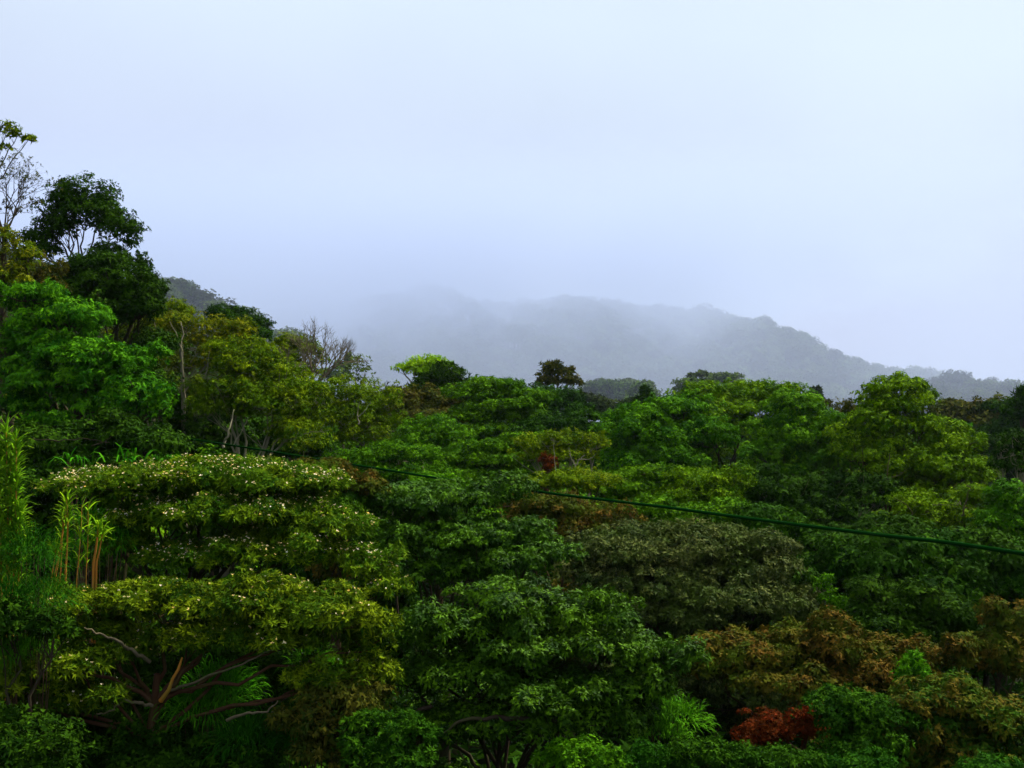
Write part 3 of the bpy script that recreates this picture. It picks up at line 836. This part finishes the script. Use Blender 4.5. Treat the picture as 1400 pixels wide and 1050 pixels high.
tree('airy_tree', 'olive-gold tree with the tallest pale trunk of the slope', 'tree', 74,
     [(285, 468, 28, 10), (255, 448, 38, 15), (310, 452, 36, 14), (290, 490, 40, 14), (255, 500, 26, 16), (320, 480, 36, 16)], 'airy', 'leaf_gold', 'pale', slope=.4, base=(252, 73), limb_parts=True, trunk_r=.18, dens=.8, heart=P(248, 470, 72),
     limbs=[([(252, 565, 68.0), (251, 520, 68.0), (249, 480, 68.0), (247, 440, 68.5)], .13), ([(249, 480, 68.0), (240, 455, 68.0), (232, 440, 68.0)], .07), ([(280, 560, 67.5), (278, 530, 67.5), (284, 500, 67.5), (286, 480, 67.5)], .07)])
tree('airy_tree', 'rounded olive tree hanging over a dark hollow, slanting pale trunk', 'tree', 68,
     [(350, 502, 50, 20), (330, 480, 36, 14), (385, 525, 48, 22), (312, 535, 44, 18), (365, 560, 56, 20), (415, 550, 34, 26), (290, 560, 34, 16), (405, 590, 36, 18)], 'airy', 'leaf_olive', 'pale', slope=.5, base=(305, 66), limb_parts=True,
     limbs=[([(306, 612, 60.5), (312, 590, 60.5), (320, 560, 61.0)], .13), ([(318, 610, 60.5), (330, 590, 60.5), (340, 570, 60.5)], .06)])
tree('shaded_tree', 'dark thicket in the hollow beneath the rounded olive tree', 'tree', 73,
     [(245, 572, 40, 22), (300, 590, 46, 22), (360, 600, 50, 20), (420, 612, 44, 18), (275, 610, 50, 18), (340, 620, 50, 16)], 'broad', 'leaf_shade', 'dark', slope=.2)
tree('broadleaf_tree', 'dark green tree capping the olive trees, twiggy against the hazy ridge', 'tree', 108, [(325, 440, 34, 12), (352, 447, 18, 8), (300, 432, 24, 10), (330, 428, 18, 7), (345, 462, 26, 10)], 'airy', 'leaf_dark', 'dark', slope=.3, limb_parts=True)
bare_tree('bare_tree', 'large leafless tree fanning brown twigs against the mist', 'tree', 88, 424, 112, 448, 528, 'lichen', n0=10, depth=5, r0=.17, lean=.15)
tree('airy_tree', 'pale olive tree directly behind the leafless tree', 'tree', 96, [(400, 472, 24, 11), (380, 488, 26, 14), (415, 490, 26, 16), (395, 510, 36, 18)], 'airy', 'leaf_olive', 'brown', slope=.3, dens=.8)
tree('sparse_tree', 'hazy thin-crowned tree between the leafless tree and lime tree', 'tree', 150, [(490, 492, 12, 5), (482, 504, 18, 7), (500, 508, 10, 6), (475, 518, 20, 8), (495, 522, 16, 6)], 'sparse', 'leaf_far', 'pale', slope=.2, limb_parts=True, dens=.5, rough=False)
tree('conifer_tree', 'hazy blue-grey pointed tree behind the thin-crowned one', 'tree', 190, [(470, 505, 10, 8), (462, 516, 18, 8), (478, 494, 5, 7)], 'far', 'leaf_far', 'dark', slope=.1)
tree('airy_tree', 'olive-green tree with pale forked branches below the leafless tree', 'tree', 84,
     [(450, 540, 38, 18), (500, 550, 38, 18), (475, 575, 50, 20), (520, 575, 30, 20), (440, 580, 30, 20), (500, 605, 40, 18)], 'airy', 'leaf_olive', 'pale', slope=.5, limb_parts=True, dens=.85,
     limbs=[([(490, 580, 77.0), (488, 565, 77.0), (492, 550, 77.0)], .1), ([(490, 570, 77.0), (500, 560, 77.0), (507, 548, 77.0)], .07)])
bare_tree('dead_tree', 'small dead stump with a bent arm against the mist', 'tree', 125, 528, 8, 512, 532, 'dark', n0=2, depth=1, r0=.14)
tree('umbrella_tree', 'lime-green umbrella-crowned tree on pale stems beside a dark conifer', 'tree', 118, [(587, 495, 22, 7), (566, 500, 20, 6), (602, 501, 16, 6), (551, 504, 12, 4), (578, 508, 24, 5)], 'layered', 'leaf_lime', 'pale', slope=.1, limb_parts=True, dens=.8, rough=False, skirt=False, heart=P(575, 522, 118), fork=.9)
tree('conifer_tree', 'blackish layered conifer touching the lime umbrella tree', 'tree', 108, [(608, 505, 14, 5), (620, 515, 20, 6), (598, 518, 26, 6), (605, 530, 34, 8), (585, 535, 28, 8), (625, 532, 22, 7)], 'needle', 'leaf_dark', 'dark', slope=.2)
tree('broadleaf_tree', 'dull brown-green tree under the blackish conifer', 'tree', 104, [(590, 552, 52, 16), (555, 550, 32, 16), (625, 556, 36, 14), (585, 572, 56, 14)], 'broad', 'leaf_dull', 'dark', slope=.5)
tree('layered_tree', 'green tree in flat stacked layers beside the blackish conifer', 'tree', 98,
     [(672, 527, 42, 8), (700, 541, 40, 8), (650, 541, 34, 8), (685, 557, 50, 9), (715, 571, 32, 9), (655, 571, 36, 9), (690, 588, 50, 9), (650, 532, 22, 8)], 'layered', 'leaf_mid', 'brown', slope=.6, limb_parts=True)
tree('broadleaf_tree', 'dark tree below the sparse brown tree on the skyline', 'tree', 120, [(735, 545, 38, 13), (770, 550, 32, 14), (755, 565, 44, 14)], 'broad', 'leaf_dark', 'dark', slope=.4)
tree('sparse_tree', 'lone sparse brown-crowned tree standing tall on the skyline', 'tree', 130, [(755, 502, 14, 5), (742, 512, 10, 5), (775, 510, 12, 5), (765, 520, 16, 5), (785, 524, 8, 6), (745, 522, 10, 5)], 'sparse', 'leaf_dull', 'dark', slope=.1, limb_parts=True, base=(757, 130), heart=P(757, 530, 130), fork=.8, dens=1.0)
tree('umbrella_tree', 'wide flat-topped hazy tree beyond the skyline trees', 'tree', 225, [(830, 527, 30, 5), (850, 530, 36, 5), (815, 537, 22, 6), (865, 540, 24, 6), (840, 545, 40, 8)], 'far', 'leaf_far', 'pale', slope=.1, limb_parts=True)
tree('broadleaf_tree', 'hazy pale green tree at the flat-topped tree side', 'tree', 205, [(880, 530, 14, 6), (888, 540, 14, 8), (872, 548, 20, 8)], 'far', 'leaf_far', 'pale', slope=.1)
tree('sparse_tree', 'hazy layered tree with a pale leaning trunk on the skyline', 'tree', 185, [(955, 513, 12, 3), (940, 525, 16, 5), (958, 525, 12, 4), (945, 537, 22, 6)], 'far', 'leaf_far', 'pale', slope=.1, limb_parts=True, base=(952, 185), dens=.8)
tree('umbrella_tree', 'hazy mushroom-crowned tree next to the pale leaning trunk', 'tree', 195, [(990, 519, 22, 5), (975, 522, 12, 5), (1003, 524, 12, 5)], 'far', 'leaf_far', 'dark', slope=.1)
tree('conifer_tree', 'little blackish conifer standing on the dark green mass', 'tree', 125, [(885, 538, 5, 6), (884, 548, 12, 5), (886, 556, 14, 5)], 'needle', 'leaf_dark', 'dark', slope=.1)
tree('broadleaf_tree', 'hazy tree line top between flat-topped and sparse skyline trees', 'tree', 165, [(800, 552, 26, 10), (830, 560, 30, 10), (870, 562, 30, 9), (920, 556, 34, 9)], 'far', 'leaf_far', 'dark', slope=.2)

# ------------------------------------------------------------------ the middle of the valley
tree('broadleaf_tree', 'massive dark green tree filling the middle of the valley', 'tree', 86,
     [(885, 572, 52, 18), (935, 560, 42, 14), (848, 600, 40, 20), (905, 605, 52, 22), (850, 635, 36, 20), (920, 635, 50, 20), (960, 600, 40, 24), (870, 660, 44, 18)], 'broad', 'leaf_mid', 'dark', slope=.7, limb_parts=True)
tree('broadleaf_tree', 'olive domed tree on the skyline between dark and vivid trees', 'tree', 98,
     [(1015, 540, 60, 13), (960, 552, 42, 13), (1062, 546, 36, 12), (1000, 562, 58, 16), (965, 580, 40, 16), (1015, 590, 44, 18)], 'broad', 'leaf_fresh', 'dark', slope=.6)
tree('vivid_tree', 'vivid green tree in hanging rounded masses in mid valley', 'tree', 79,
     [(1085, 562, 42, 18), (1092, 582, 44, 16), (1062, 592, 34, 14), (1112, 598, 46, 16), (1052, 628, 38, 15), (1125, 628, 40, 14), (1078, 612, 36, 14), (1150, 635, 20, 10), (1085, 645, 30, 10)], 'vivid', 'leaf_vivid', 'dark', slope=.6, limb_parts=True)
tree('broadleaf_tree', 'brownish dark tree wedged behind the vivid hanging tree', 'tree', 92, [(1148, 566, 24, 14), (1165, 575, 20, 14), (1150, 596, 24, 18), (1160, 625, 26, 18)], 'airy', 'leaf_dull', 'dark', slope=.4)
tree('broadleaf_tree', 'tall olive-green tree topped by a rounded cap above the far ridge', 'tree', 74,
     [(1225, 530, 34, 10), (1250, 546, 26, 12), (1196, 552, 28, 12), (1225, 562, 38, 14), (1208, 582, 42, 14), (1170, 594, 30, 11), (1255, 592, 36, 16), (1218, 608, 26, 8), (1310, 612, 34, 14), (1288, 590, 28, 12),
      (1335, 640, 28, 14), (1268, 632, 40, 16), (1310, 655, 38, 12), (1185, 625, 34, 14), (1225, 640, 40, 14), (1160, 615, 26, 12), (1290, 640, 44, 16)],
     'broad', 'leaf_fresh', 'brown', slope=.5, limb_parts=True, base=(1215, 74),
     limbs=[([(1212, 700, 69), (1213, 660, 69), (1216, 620, 70)], .12), ([(1215, 655, 69), (1228, 650, 69), (1240, 642, 69)], .07), ([(1178, 690, 70), (1178, 650, 70), (1180, 610, 70)], .09)])
tree('sapling', 'bright mint sapling top behind the olive-green tree', 'sapling', 80, [(1308, 583, 14, 6), (1300, 590, 10, 5)], 'fine', 'leaf_grass', 'pale', slope=.1)
tree('conifer_tree', 'small hazy pointed tree beside the brownish wedge tree', 'tree', 170, [(1115, 536, 5, 5), (1114, 545, 9, 5), (1118, 553, 12, 5)], 'far', 'leaf_far', 'dark', slope=.1)
tree('broadleaf_tree', 'brownish hazy tree behind the mint sapling, below the far spur', 'tree', 150, [(1330, 560, 44, 10), (1300, 568, 30, 10), (1360, 566, 30, 10), (1330, 582, 50, 14), (1370, 588, 40, 14)], 'far', 'leaf_dull', 'dark', slope=.3)
tree('broadleaf_tree', 'dark green hazy tree behind the twiggy edge tree', 'tree', 128, [(1385, 560, 26, 8), (1370, 600, 34, 14), (1395, 585, 30, 16), (1340, 608, 34, 12)], 'broad', 'leaf_dark', 'dark', slope=.3)
tree('conifer_tree', 'dark pointed conifer at the picture edge against the spur', 'tree', 115, [(1396, 544, 9, 8), (1398, 556, 16, 7), (1400, 568, 18, 8)], 'needle', 'leaf_dark', 'dark', slope=.1)
tree('sparse_tree', 'dark thin tree at the picture edge streaked by pale twigs', 'tree', 62, [(1385, 615, 22, 16), (1400, 640, 26, 18), (1370, 635, 16, 10), (1398, 605, 20, 12)], 'airy', 'leaf_dark', 'pale', slope=.3, limb_parts=True, dens=.8)
tree('shaded_tree', 'black-green shaded tree in the hollow under the vivid hanging tree', 'tree', 70, [(1080, 680, 50, 20), (1140, 670, 40, 20), (1195, 680, 40, 22), (1110, 700, 50, 18), (1040, 665, 36, 16)], 'broad', 'leaf_dark', 'pale', slope=.5, limb_parts=True)
tree('airy_tree', 'thin green tree with pale crossing branches below the olive-green tree', 'tree', 60,
     [(1250, 690, 34, 14), (1290, 705, 38, 14), (1330, 680, 28, 12), (1265, 715, 34, 12), (1220, 715, 30, 12), (1330, 712, 32, 12)], 'airy', 'leaf_fresh', 'brown', slope=.5, limb_parts=True, dens=1,
     limbs=[([(1247, 725, 56), (1247, 700, 56), (1240, 690, 56), (1222, 680, 56)], .06), ([(1315, 705, 56), (1320, 690, 56), (1326, 668, 56), (1320, 660, 56)], .08), ([(1318, 692, 56), (1330, 696, 56)], .04), ([(1275, 690, 56), (1310, 690, 56)], .03)])
tree('broadleaf_tree', 'glossy deep green tree at the edge beneath the twiggy tree', 'tree', 57, [(1380, 680, 32, 14), (1392, 705, 34, 14), (1365, 715, 30, 12), (1405, 730, 34, 14)], 'broad', 'leaf_mid', 'dark', slope=.4)
tree('vivid_tree', 'rounded vivid green tree near the layered green tree', 'tree', 80, [(590, 588, 34, 14), (612, 600, 32, 14), (570, 605, 32, 12), (630, 622, 38, 12), (590, 625, 40, 14)], 'vivid', 'leaf_vivid', 'dark', slope=.5)
tree('airy_tree', 'green feathery tree in front of the pale forked branches', 'tree', 66, [(500, 632, 40, 14), (545, 625, 40, 14), (530, 650, 44, 12), (470, 648, 34, 10), (580, 650, 40, 12)], 'airy', 'leaf_mid', 'pale', slope=.5)
tree('layered_tree', 'striped layered tree below the stacked green one', 'tree', 76, [(675, 610, 42, 8), (720, 602, 36, 7), (650, 628, 36, 8), (700, 628, 44, 8), (665, 648, 50, 8), (720, 650, 40, 8), (640, 662, 40, 8)], 'layered', 'leaf_mid', 'brown', slope=.6, limb_parts=True)
tree('layered_tree', 'dark layered tree under the sparse brown skyline tree', 'tree', 92, [(760, 580, 40, 8), (730, 588, 34, 8), (785, 590, 30, 8), (755, 600, 44, 9), (800, 570, 24, 8)], 'layered', 'leaf_dark', 'brown', slope=.6)
tree('airy_tree', 'yellowish thin tree with a white forked trunk by the red bush', 'tree', 71, [(740, 608, 34, 10), (775, 603, 30, 10), (805, 612, 22, 14), (780, 625, 34, 10), (735, 625, 30, 9)], 'airy', 'leaf_olive', 'pale', slope=.3, limb_parts=True, dens=.75, base=(787, 70),
     limbs=[([(784, 652, 65.5), (787, 638, 65.5), (792, 628, 65.5), (800, 622, 65.5)], .11), ([(787, 638, 65.5), (780, 625, 65.5), (778, 612, 65.5)], .06), ([(760, 650, 65.5), (758, 625, 65.5), (757, 600, 65.5)], .05), ([(792, 628, 65.5), (806, 628, 65.5), (815, 620, 65.5)], .05)])
tree('red_shrub', 'small rust-red bush by the white forked trunk in mid valley', 'shrub', 67, [(750, 630, 9, 7), (754, 637, 8, 6)], 'fine', 'leaf_red', 'red', slope=.1)
tree('layered_tree', 'green tree in thin layers below the massive dark tree', 'tree', 63, [(870, 652, 40, 8), (910, 648, 34, 8), (845, 668, 40, 8), (895, 668, 44, 8), (860, 684, 40, 8)], 'layered', 'leaf_mid', 'brown', slope=.6)
tree('airy_tree', 'olive-brown rounded tree under the massive dark tree', 'tree', 61, [(958, 658, 36, 14), (985, 675, 34, 14), (940, 680, 34, 12), (1010, 655, 24, 14)], 'airy', 'leaf_fresh', 'brown', slope=.5)
tree('shrub', 'pale green bush low between layered tree and amber band', 'shrub', 58, [(780, 655, 44, 10), (820, 660, 36, 12), (740, 662, 36, 8)], 'fine', 'leaf_olive', 'brown', slope=.4)
tree('russet_tree', 'low brown thicket against the end of the blossom sheet', 'shrub', 37, [(425, 645, 44, 10), (470, 660, 36, 14), (450, 640, 30, 8), (500, 668, 24, 10)], 'russet', 'leaf_russet', 'brown', slope=.5, limb_parts=True, dens=.7)
tree('russet_tree', 'olive-brown low tree above the grey-green dome', 'tree', 52, [(760, 696, 48, 13), (715, 690, 38, 10), (810, 704, 42, 11), (840, 718, 38, 12), (780, 725, 44, 14), (720, 710, 40, 12)], 'airy', 'leaf_russet', 'brown', slope=.6)
tree('broadleaf_tree', 'mid green low tree between dome and feathery slope trees', 'tree', 55, [(900, 700, 44, 12), (940, 712, 44, 14), (985, 705, 36, 14), (1020, 725, 40, 16), (900, 722, 40, 10)], 'broad', 'leaf_mid', 'brown', slope=.5)
tree('vivid_tree', 'small emerald bush between the glossy tree and striped layers', 'shrub', 50, [(590, 658, 24, 8), (615, 664, 22, 7), (570, 666, 20, 7)], 'fine', 'leaf_vivid', 'brown', slope=.3)
tree('broadleaf_tree', 'shadowy green tree directly behind the grey-green dome', 'tree', 54, [(1060, 735, 44, 18), (1110, 745, 44, 18), (1085, 775, 44, 18), (1040, 710, 40, 14)], 'broad', 'leaf_shade', 'dark', slope=.6)
tree('broadleaf_tree', 'shadowy deep green tree above the gap beside the dome', 'tree', 51, [(1165, 745, 46, 18), (1215, 730, 50, 16), (1150, 785, 40, 18), (1195, 775, 50, 20)], 'broad', 'leaf_dark', 'dark', slope=.6)
tree('broadleaf_tree', 'feathery green tree in the shadowy forest below the crossing branches', 'tree', 50, [(1270, 750, 60, 16), (1320, 768, 56, 18), (1260, 785, 56, 18), (1300, 805, 60, 20), (1235, 760, 40, 16)], 'broad', 'leaf_shade', 'dark', slope=.6)
tree('broadleaf_tree', 'bushy green tree at the edge above the amber-brown tree', 'tree', 49, [(1375, 770, 46, 18), (1400, 795, 46, 20), (1355, 800, 40, 18), (1380, 815, 40, 14)], 'broad', 'leaf_shade', 'dark', slope=.6)
tree('broadleaf_tree', 'dark rounded tree just behind the wide russet tree', 'tree', 43, [(1225, 825, 54, 18), (1280, 840, 54, 20), (1195, 850, 44, 18), (1250, 865, 54, 20), (1315, 860, 44, 20)], 'broad', 'leaf_dark', 'dark', slope=.6)
tree('sapling', 'pale green sapling in the gap between dome and dark rounded tree', 'sapling', 44, [(1130, 808, 12, 14), (1140, 830, 20, 14), (1120, 845, 20, 12)], 'fine', 'leaf_mid', 'pale', slope=.3)

# broken orange stub on the blossom tree's trunk: a limb of that tree
_tr = bpy.data.objects['flowering_tree.001']
stub.tube(np.array(_st), np.array([.06, .045, .032, .034, .018]), 8)
_s = stub.build('limb', BARK['orange'], _tr, np.array(_tr.location), smooth=True)
_s['label'] = 'broken orange limb stub'

# ------------------------------------------------------------------ hazy ridges and the foggy hill
def far_crown(seed, w, h):
    rng = np.random.default_rng(seed)
    mb, tm = MB(), MB()
    for i in range(7):
        a = rng.uniform(0, 6.28); q = rng.uniform(0, .62)
        c = np.array([math.cos(a) * q * w / 2, math.sin(a) * q * w / 2, h * (.66 + .2 * rng.uniform() - .2 * q)])
        r = np.array([w * .26, w * .26, h * .17])
        p, n = shell(c, r, 60, rng, low=-.3, jitter=.25)
        leaves(mb, p, norm(n + [0, 0, .3]), rng.uniform(.2, .8, len(p)), 5, w * .065, w * .042, 1.3, .2, rng)
        tm.tube(bez(np.array([0, 0, h * .35]), c * [.3, .3, .8], c, 4), np.linspace(.12, .05, 4), 4)
    tm.tube(np.array([[0, 0, -1.0], [0.1, 0, h * .2], [0, 0, h * .55]]), np.array([.28, .22, .12]), 5)
    return mb, tm
far_meshes = []
for i in range(4):
    mb, tm = far_crown(40 + i, 9.5, 11.0)
    c = mb.build('crown', LEAFMATS['leaf_far']); t = tm.build('trunk', BARK['dark'])
    far_meshes.append((c.data, t.data))
    for o in (c, t):
        bpy.data.objects.remove(o)

def far_tree(x, y, s, label, group, k, sz=1.0):
    o = empty('ridge_tree', (x, y, float(G(x, y))), label, 'tree', group)
    o.scale = (s, s, s * sz); o.rotation_euler = (0, 0, (x * 7.3 + y * 3.1) % 6.28)
    for n, me in zip(('crown', 'trunk'), far_meshes[k % 4]):
        c = bpy.data.objects.new(n, me); col.objects.link(c); c.parent = o
    return o
rng = np.random.default_rng(99)
k = 0
for i in range(70):                                  # ridge that falls behind the dark tall trees
    px = 205 + i * 2.75 + rng.uniform(-4, 4); d = rng.uniform(225, 275)
    p = P(px, 560, d)
    far_tree(p[0], p[1], rng.uniform(.42, 1.08), 'tree in the hazy grey-green row down the ridge behind the dark tall trees', 'hazy ridge trees', k); k += 1
for i in range(120):                                 # spur on the other side
    px = rng.uniform(1195, 1440); d = rng.uniform(300, 400)
    p = P(px, 560, d)
    far_tree(p[0], p[1], rng.uniform(.5, 1.05), 'tree on the hazy blue spur beyond the olive-green capped tree', 'hazy spur trees', k); k += 1
tall = far_tree(P(1310, 560, 345)[0], 345, 1.15, 'tallest round tree crowning the hazy blue spur', None, 1)
for i in range(48):                                  # the crest one sees against the sky
    px = 950 + i * 6.4 + rng.uniform(-5, 5); d = 985 + rng.uniform(-25, 25)
    p = P(px, 560, d)
    far_tree(p[0], p[1], rng.choice([.9, 1.2, 1.6, 2.1, 2.7]) * rng.uniform(.85, 1.1), 'tree along the foggy crest of the far hill', 'far crest trees', k); k += 1
emerg = far_tree(P(1237, 560, 960)[0], 960, 1.3, 'tiny lone tree standing clear where the foggy hill meets the spur', None, 2, 1.5)

def forest_stuff():
    """The far wood that reads as one mass: points on the hill, one crown on each."""
    pts = []
    g = np.random.default_rng(5)
    x = g.uniform(-620, 520, 16000); y = g.uniform(560, 1080, 16000)
    ok = np.abs(x) < y * .55 + 20
    x, y = x[ok][:9000], y[ok][:9000]
    x2 = g.uniform(-180, 240, 3000); y2 = g.uniform(300, 560, 3000)
    ok = (np.abs(x2) < y2 * .52) & (x2 > -.18 * y2)
    n1 = len(x)
    x, y = np.concatenate([x, x2[ok]]), np.concatenate([y, y2[ok]])
    size = np.where(np.arange(len(x)) < n1, g.uniform(.8, 2.0, len(x)), g.uniform(.45, .85, len(x)))
    z = G(x, y)
    me = bpy.data.meshes.new('forest')
    me.from_pydata(np.stack([x, y, z], 1).tolist(), [], [])
    at = me.attributes.new('size', 'FLOAT', 'POINT'); at.data.foreach_set('value', size.astype(np.float32))
    o = bpy.data.objects.new('forest', me); col.objects.link(o)
    o['kind'] = 'stuff'; o['label'] = 'unbroken forest covering the foggy far hill'
    ng = bpy.data.node_groups.new('forest_spread', 'GeometryNodeTree')
    ng.interface.new_socket('Geometry', in_out='INPUT', socket_type='NodeSocketGeometry')
    ng.interface.new_socket('Geometry', in_out='OUTPUT', socket_type='NodeSocketGeometry')
    N, Lk = ng.nodes.new, ng.links.new
    gi, go = N('NodeGroupInput'), N('NodeGroupOutput')
    jn = N('GeometryNodeJoinGeometry')
    crests = [q for q in bpy.data.objects if q.name.startswith('ridge_tree')][:1]
    src = [c for c in crests[0].children]
    for c in src:
        oi = N('GeometryNodeObjectInfo'); oi.inputs['Object'].default_value = c
        oi.transform_space = 'ORIGINAL'
        ip = N('GeometryNodeInstanceOnPoints')
        rv = N('FunctionNodeRandomValue'); rv.data_type = 'FLOAT_VECTOR'
        rv.inputs[0].default_value = (0, 0, 0); rv.inputs[1].default_value = (0, 0, 6.28)
        sv = N('GeometryNodeInputNamedAttribute'); sv.data_type = 'FLOAT'; sv.inputs['Name'].default_value = 'size'
        Lk(gi.outputs[0], ip.inputs['Points']); Lk(oi.outputs['Geometry'], ip.inputs['Instance'])
        Lk(rv.outputs[0], ip.inputs['Rotation']); Lk(sv.outputs[0], ip.inputs['Scale'])
        Lk(ip.outputs[0], jn.inputs[0])
    Lk(jn.outputs[0], go.inputs[0])
    md = o.modifiers.new('forest_spread', 'NODES'); md.node_group = ng
forest_stuff()

# understorey trees that close the canopy between the big crowns; alike, so they share their meshes
def filler_crown(seed, w, h):
    rng = np.random.default_rng(seed)
    mb, tm = MB(), MB()
    s = dict(SPECIES['broad'])
    s.update(L=.3, W=.15, sp=.33, rc=.8)
    for i in range(9):
        a = rng.uniform(0, 6.28); q = rng.uniform(0, .75) ** .7
        c = np.array([math.cos(a) * q * w / 2, math.sin(a) * q * w / 2, h * (.92 - .5 * q * rng.uniform(.5, 1.1) - (.3 if i > 6 else 0))])
        r = np.array([w * .24, w * .24, h * .11]) * rng.uniform(.6, 1.15)
        foliage_pad(mb, c, r, s, rng, .9, tri=True)
        tm.tube(bez(np.array([0, 0, h * .3]), c * [.3, .3, .8], c - [0, 0, r[2] * .4], 6), np.linspace(.09, .03, 6), 5)
    tm.tube(np.array([[0, 0, -1.0], [.15, .1, h * .2], [0, 0, h * .4]]), np.array([.2, .15, .1]), 6)
    return mb, tm
fill = []
for i, lf in enumerate(('leaf_mid', 'leaf_dark', 'leaf_fresh', 'leaf_mid')):
    mb, tm = filler_crown(300 + i, 7.0, 9.0)
    c = mb.build('crown', LEAFMATS[lf]); t_ = tm.build('trunk', BARK['dark'])
    fill.append((c.data, t_.data))
    for o in (c, t_):
        bpy.data.objects.remove(o)
g = np.random.default_rng(23)
for i in range(150):
    d = 46 + 110 * g.uniform() ** 1.2
    px = g.uniform(-20, 1420)
    p = P(px, 560, d)
    z0 = float(G(p[0], p[1]))
    line = np.interp(px, [0, 150, 230, 400, 520, 700, 900, 1000, 1230, 1400], [470, 480, 500, 560, 580, 580, 585, 580, 600, 610])
    lim = line + max(0, 130 - d) * 1.0 + 12                   # keep below the crowns that make the outline
    ztop = P(px, lim, d)[2]
    h = min(ztop - z0, 12.5) * g.uniform(.85, 1.0)
    if h < 4: continue
    o = empty('understorey_tree', (p[0], p[1], z0), 'plain green understorey tree filling a gap beneath or between the big valley crowns', 'tree', 'understorey trees')
    w = g.uniform(.75, 1.15) * min(1.1, max(.6, h / 9.5))
    o.scale = (w, w, h / 9.6); o.rotation_euler = (0, 0, g.uniform(0, 6.28))
    kk = g.integers(0, 4) if d > 72 or px < 650 else 1
    for n, me in zip(('crown', 'trunk'), fill[kk]):
        c = bpy.data.objects.new(n, me); col.objects.link(c); c.parent = o

for i in range(64):
    d = g.uniform(128, 172); px = 440 + i * 15.5 + g.uniform(-8, 8)
    line = np.interp(px, [440, 520, 700, 820, 1000, 1100, 1400], [545, 548, 552, 562, 566, 572, 590]) + g.uniform(0, 14)
    p = P(px, line, d); z0 = float(G(p[0], p[1])); h = p[2] - z0
    if h < 3: continue
    o = empty('understorey_tree', (p[0], p[1], z0), 'plain green understorey tree filling a gap beneath or between the big valley crowns', 'tree', 'understorey trees')
    w = g.uniform(.9, 1.5)
    o.scale = (w, w, h / 9.6); o.rotation_euler = (0, 0, g.uniform(0, 6.28))
    for n, me in zip(('crown', 'trunk'), fill[g.integers(0, 4)]):
        c = bpy.data.objects.new(n, me); col.objects.link(c); c.parent = o

# undergrowth between the trees, one mass of ferns and seedlings
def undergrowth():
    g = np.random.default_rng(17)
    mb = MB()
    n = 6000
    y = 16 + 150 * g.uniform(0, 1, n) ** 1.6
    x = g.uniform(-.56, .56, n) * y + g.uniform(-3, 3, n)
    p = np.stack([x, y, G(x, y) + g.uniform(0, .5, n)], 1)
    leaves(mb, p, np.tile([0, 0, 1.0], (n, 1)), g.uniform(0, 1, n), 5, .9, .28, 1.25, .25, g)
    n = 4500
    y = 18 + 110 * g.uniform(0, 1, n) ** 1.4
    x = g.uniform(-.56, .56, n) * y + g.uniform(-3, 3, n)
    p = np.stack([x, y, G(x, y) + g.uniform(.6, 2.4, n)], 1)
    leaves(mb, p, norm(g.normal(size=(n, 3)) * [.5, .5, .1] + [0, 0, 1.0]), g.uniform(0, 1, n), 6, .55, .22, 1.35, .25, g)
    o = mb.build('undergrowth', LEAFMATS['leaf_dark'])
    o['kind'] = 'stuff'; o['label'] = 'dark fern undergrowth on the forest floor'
undergrowth()

# ------------------------------------------------------------------ the cable strung across the view
def cable():
    pts = np.array([P(*q) for q in ((-260, 560, 78), (0, 574, 67), (200, 592, 59), (300, 606, 55), (500, 638, 46.5), (600, 654, 42.5), (780, 678, 36.5), (900, 692, 33), (1040, 711, 29.3), (1200, 731, 25.6), (1300, 742, 23.6), (1400, 757, 21.8), (1600, 780, 18.8), (1900, 815, 15.4))])
    t = np.linspace(0, 1, len(pts)); t2 = np.linspace(0, 1, 60)
    pp = np.stack([np.interp(t2, t, pts[:, i]) for i in range(3)], 1)
    m, nt = new_mat('cable_sheath')
    out = nt.nodes.new('ShaderNodeOutputMaterial'); pb = nt.nodes.new('ShaderNodeBsdfPrincipled')
    pb.inputs['Base Color'].default_value = (.003, .024, .003, 1); pb.inputs['Roughness'].default_value = 1; pb.inputs['Specular IOR Level'].default_value = 0
    nt.links.new(pb.outputs[0], out.inputs['Surface'])
    mb = MB(); mb.tube(pp, np.full(60, .044), 8)
    o = mb.build('overhead_cable', m, smooth=True)
    o['label'] = 'dark green cable sagging across the view in front of the trees'; o['category'] = 'cable'
cable()

print('TRIS', STAT[0], 'objects', len(bpy.data.objects))
for q in INFO:
    print('  ', q)
